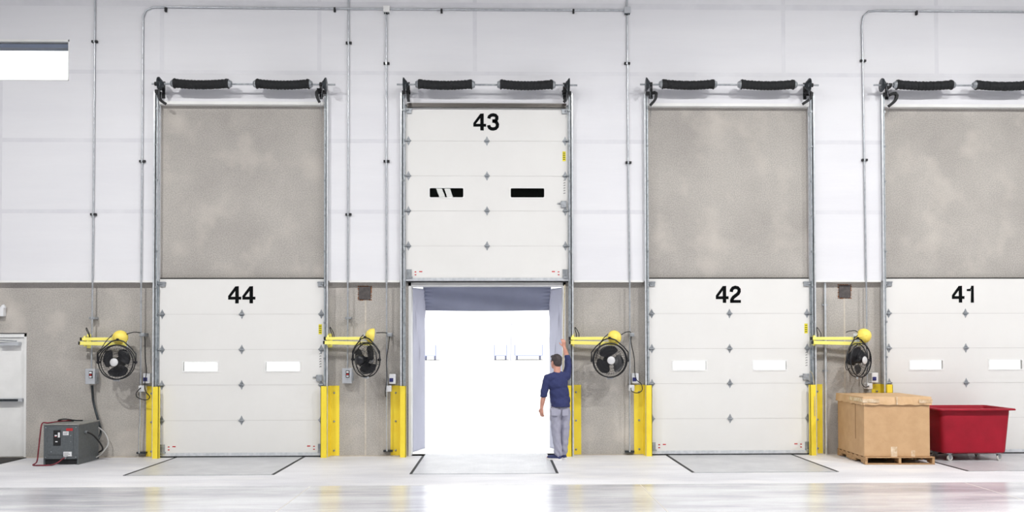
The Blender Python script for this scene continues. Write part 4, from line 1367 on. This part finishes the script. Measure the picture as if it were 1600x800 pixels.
# trunk
m.ell((-.02, .01, 1.25), (.14, .085, .13)); m.ell((.015, .01, 1.04), (.12, .08, .17)); m.ell((.028, .01, .88), (.125, .085, .10))
chain(m, [(V((-.02, 0, 1.36)), .045), (LS, .048), (LE, .040), ((LE + LW_) / 2 + V((0, 0, .02)), .040), (LW_, .026)])
chain(m, [(V((-.02, 0, 1.36)), .045), (RS, .048), (RE, .042), ((RE + RW) / 2, .040), (RW, .026)])
chain(m, [(LH, .07), (LK, .055), ((LK + LA) / 2, .052), (LA, .036)])
chain(m, [(RH, .07), (RK, .055), ((RK + RA) / 2, .052), (RA, .036)])
for A, d in ((LA, V((-.17, .06, 0))), (RA, V((-.16, .09, 0)))):
    chain(m, [(A - V((0, 0, .04)), .033), (A + d + V((0, 0, -.055)), .026)])
def hand(wr, dirv, palm_n, thumb_side, curl, spread=0.0):
    """dirv: along the fingers; palm_n: out of the palm; thumb_side: towards the thumb"""
    d = dirv.normalized(); n_ = palm_n.normalized(); t = thumb_side.normalized()
    pc = wr + d * .045
    for k in (-1.3, -.45, .45, 1.3):
        capsule(m, wr + t * k * .010, wr + d * .085 + t * k * .021, .016, .0125, 8)
    for k, ln in ((1.3, .072), (.45, .082), (-.45, .076), (-1.3, .06)):
        p0 = wr + d * .085 + t * k * .021
        ang = 0
        p = p0; r_ = .0098
        for sg, fr in enumerate((.45, .3, .25)):
            ang += curl * (1.0 if sg else .7)
            dd = d * math.cos(ang) + n_ * math.sin(ang) + t * spread * k * .3
            q = p + dd.normalized() * ln * fr
            capsule(m, p, q, r_, r_ * .92, 8)
            p = q; r_ *= .93
    p = wr + t * .022 + d * .02
    q = p + (t * .75 + d * .55 + n_ * .35).normalized() * .045
    r2 = q + (t * .25 + d * .75 + n_ * .55).normalized() * .038
    capsule(m, p, q, .014, .0115, 8); capsule(m, q, r2, .0115, .009, 8)
hand(LW_, V((.03, .02, -1)), V((.5, .8, .15)), V((-.75, .6, 0)), 0.42)
hand(RW, V((-.12, -.10, 1)), V((-.2, 1, 0)), V((-1, -.1, 0)), 0.62, .1)
remeshed(m, 'body', 'skin', man, 0.006, 2)
# hair
m = MB()
m.ell(hp(0, -.022, .036), (.086, .102, .096), HM.to_3x3()); m.ell(hp(0, -.055, -.015), (.074, .062, .07), HM.to_3x3())
m.ell(hp(0, .05, .088), (.058, .045, .032), HM.to_3x3())
m.ell(hp(.066, -.006, .03), (.016, .028, .028), HM.to_3x3()); m.ell(hp(-.066, -.006, .03), (.016, .028, .028), HM.to_3x3())
random.seed(3)
for k in range(60):
    q = random.uniform(0, 2 * PI); e = random.uniform(0.25, 1.5)
    m.ell(hp(.078 * math.cos(q) * math.cos(e), -.022 + .09 * math.sin(q) * math.cos(e), .036 + .09 * math.sin(e)), (.018, .018, .012), HM.to_3x3(), 8, 6)
remeshed(m, 'hair', 'hair', man, 0.006, 1)
# eyes (seen only from the side)
m = MB()
for s in (1, -1): m.ell(hp(s * .031, .079, .004), (.011, .009, .007), HM.to_3x3(), 10, 8)
m.build('eyes', 'black', man)
# shirt
m = MB()
m.ell((-.02, .01, 1.27), (.178, .122, .155)); m.ell((.012, .01, 1.10), (.168, .118, .20)); m.ell((.028, .01, .99), (.170, .122, .15))
m.tube([(.028, .01, 1.02), (.03, .01, .955), (.03, .01, .885)], [.13, .155, .160], 24)
chain(m, [(V((-.02, .0, 1.36)), .085), (LS, .070), (LE + V((.0, 0, .04)), .060), (LE + V((-.004, 0, .005)), .057)])
chain(m, [(V((-.01, .01, 1.37)), .085), (RS, .074), (V((.165, .10, 1.54)), .062), (RE + V((.0, .01, .01)), .055)])
chain(m, [(NB + V((0, 0, -.01)), .068), ((LS + NB) / 2 + V((0, 0, -.01)), .066), (LS, .068)])
chain(m, [(NB + V((0, 0, -.01)), .068), ((RS + NB) / 2 + V((0, 0, -.01)), .068), (RS, .070)])
m.tube([LE + V((0, 0, .04)), LE + V((-.006, 0, -.035))], [.06, .056], 14)
m.tube([RE - V((0, .01, .02)), RE + V((-.012, .03, .06))], [.055, .05], 14)
# flatten the torso front to back is done by the ellipsoids; side wrinkles by noise
def shn(c): return 0.0035 * math.sin(c.z * 55 + c.x * 30) * math.sin(c.x * 18 + c.z * 9)
remeshed(m, 'shirt', 'shirt', man, 0.008, 3, shn)
m = MB(); m.ell((-.025, .0, 1.447), (.062, .062, .012)); m.build('collar', 'shirt', man)
# trousers
m = MB()
m.ell((.03, .01, .86), (.160, .118, .07)); m.ell((-.03, -.01, .80), (.095, .118, .12)); m.ell((.095, .03, .80), (.095, .115, .12))
chain(m, [(LH + V((0, 0, -.04)), .098), (V((-.048, 0, .66)), .094), (LK, .074), ((LK + LA) / 2, .070), (LA + V((0, 0, .03)), .066)])
chain(m, [(RH + V((0, 0, -.04)), .095), (V((.105, .05, .66)), .090), (RK, .072), ((RK + RA) / 2, .068), (RA + V((0, 0, .03)), .064)])
def trn(c): 
    lo = max(0, 1 - c.z / .35)
    return (0.002 + .007 * lo) * math.sin(c.z * 48 + c.x * 46 + 2 * math.sin(c.x * 20)) + 0.005 * math.sin(c.z * 17 - c.x * 60 + 2 * math.sin(c.z * 9))
remeshed(m, 'trousers', 'trouser', man, 0.008, 2, trn)
m = MB()
for (x, z, w_) in ((-.08, .80, .05), (.10, .80, .05)):
    MB().bbox(x - w_, x + w_, -.125, -.112, z - .055, z + .05, 0.004).build('back_pocket', 'trouser', man)
MB().bbox(-.128, -.112, -.05, .0, .80, .885, 0.004).build('belt_clip', 'black', man)
# shoes
def shoe(A, d):
    d = d.normalized(); n_ = V((-d.y, d.x, 0))
    T_ = Matrix(((d.x, n_.x, 0, A.x), (d.y, n_.y, 0, A.y), (0, 0, 1, 0), (0, 0, 0, 1)))
    m = MB()
    m.ell(A + V((0, 0, .0)) + d * .0 - V((0, 0, .02)), (.05, .046, .05), T_.to_3x3()); m.ell(A + d * .10 - V((0, 0, .035)), (.095, .046, .038), T_.to_3x3()); m.ell(A + d * .0 - V((0, 0, .045)), (.062, .042, .034), T_.to_3x3())
    s_ = remeshed(m, 'shoe', 'shoe', man, 0.006, 2)
    m = MB()
    outl = []
    for k in range(24):
        q = 2 * PI * k / 24
        x = .07 + .135 * math.cos(q); y = (.052 + .006 * math.cos(q)) * math.sin(q)
        outl.append(T_ @ V((x, y, 0)))
    m.prism([(p.x, p.y) for p in outl], 0.0, .034, 'z')
    m.build('sole', 'sole', s_)
shoe(LA, V((-.95, .30, 0))); shoe(RA, V((-.85, .5, 0)))

# ------------------------------------------------------------------ the yard outside
g = MB().box(-160, 160, 0.9, 420, -1.5, -1.25).build('ground', 'yard'); tag(g, kind='structure')
def trailer(x, y, w_, d_, h_, label):
    rt = thing('semi_trailer', label, 'trailer', (x, y, -1.25), 0)
    MB().bbox(-w_ / 2, w_ / 2, 0, d_, 1.0, 1.0 + h_, .03).build('trailer_box', 'trailer', rt)
    m = MB(); m.box(-w_ / 2, w_ / 2, -.05, 0, .9, 1.08)
    for s in (-1, 1): m.box(s * w_ / 2 - .12, s * w_ / 2 + .12, -.06, 0, 1.0, 1.0 + h_)
    m.build('rear_frame', 'trailerblue', rt)
    for s in (-1, 1):
        m = MB(); m.cyl((s * w_ * .42 - .2, 1.2, .5), (s * w_ * .42 + .2, 1.2, .5), .5, 18); m.build('wheel', 'tyre', rt)
YT = 175
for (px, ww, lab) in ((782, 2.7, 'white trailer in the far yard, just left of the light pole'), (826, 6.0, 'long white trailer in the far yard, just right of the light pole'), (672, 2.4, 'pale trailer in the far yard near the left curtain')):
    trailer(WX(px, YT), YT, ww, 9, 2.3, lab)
lpz = -1.25
c = WX(797.5, 168)
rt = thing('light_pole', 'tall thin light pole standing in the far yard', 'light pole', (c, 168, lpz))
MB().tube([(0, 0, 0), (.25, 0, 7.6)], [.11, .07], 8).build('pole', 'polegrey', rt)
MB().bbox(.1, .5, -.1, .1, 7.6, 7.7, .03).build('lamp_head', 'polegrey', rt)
b = thing('warehouse', 'long pale warehouse on the far side of the yard', 'building', (-10, 300, -1.25))
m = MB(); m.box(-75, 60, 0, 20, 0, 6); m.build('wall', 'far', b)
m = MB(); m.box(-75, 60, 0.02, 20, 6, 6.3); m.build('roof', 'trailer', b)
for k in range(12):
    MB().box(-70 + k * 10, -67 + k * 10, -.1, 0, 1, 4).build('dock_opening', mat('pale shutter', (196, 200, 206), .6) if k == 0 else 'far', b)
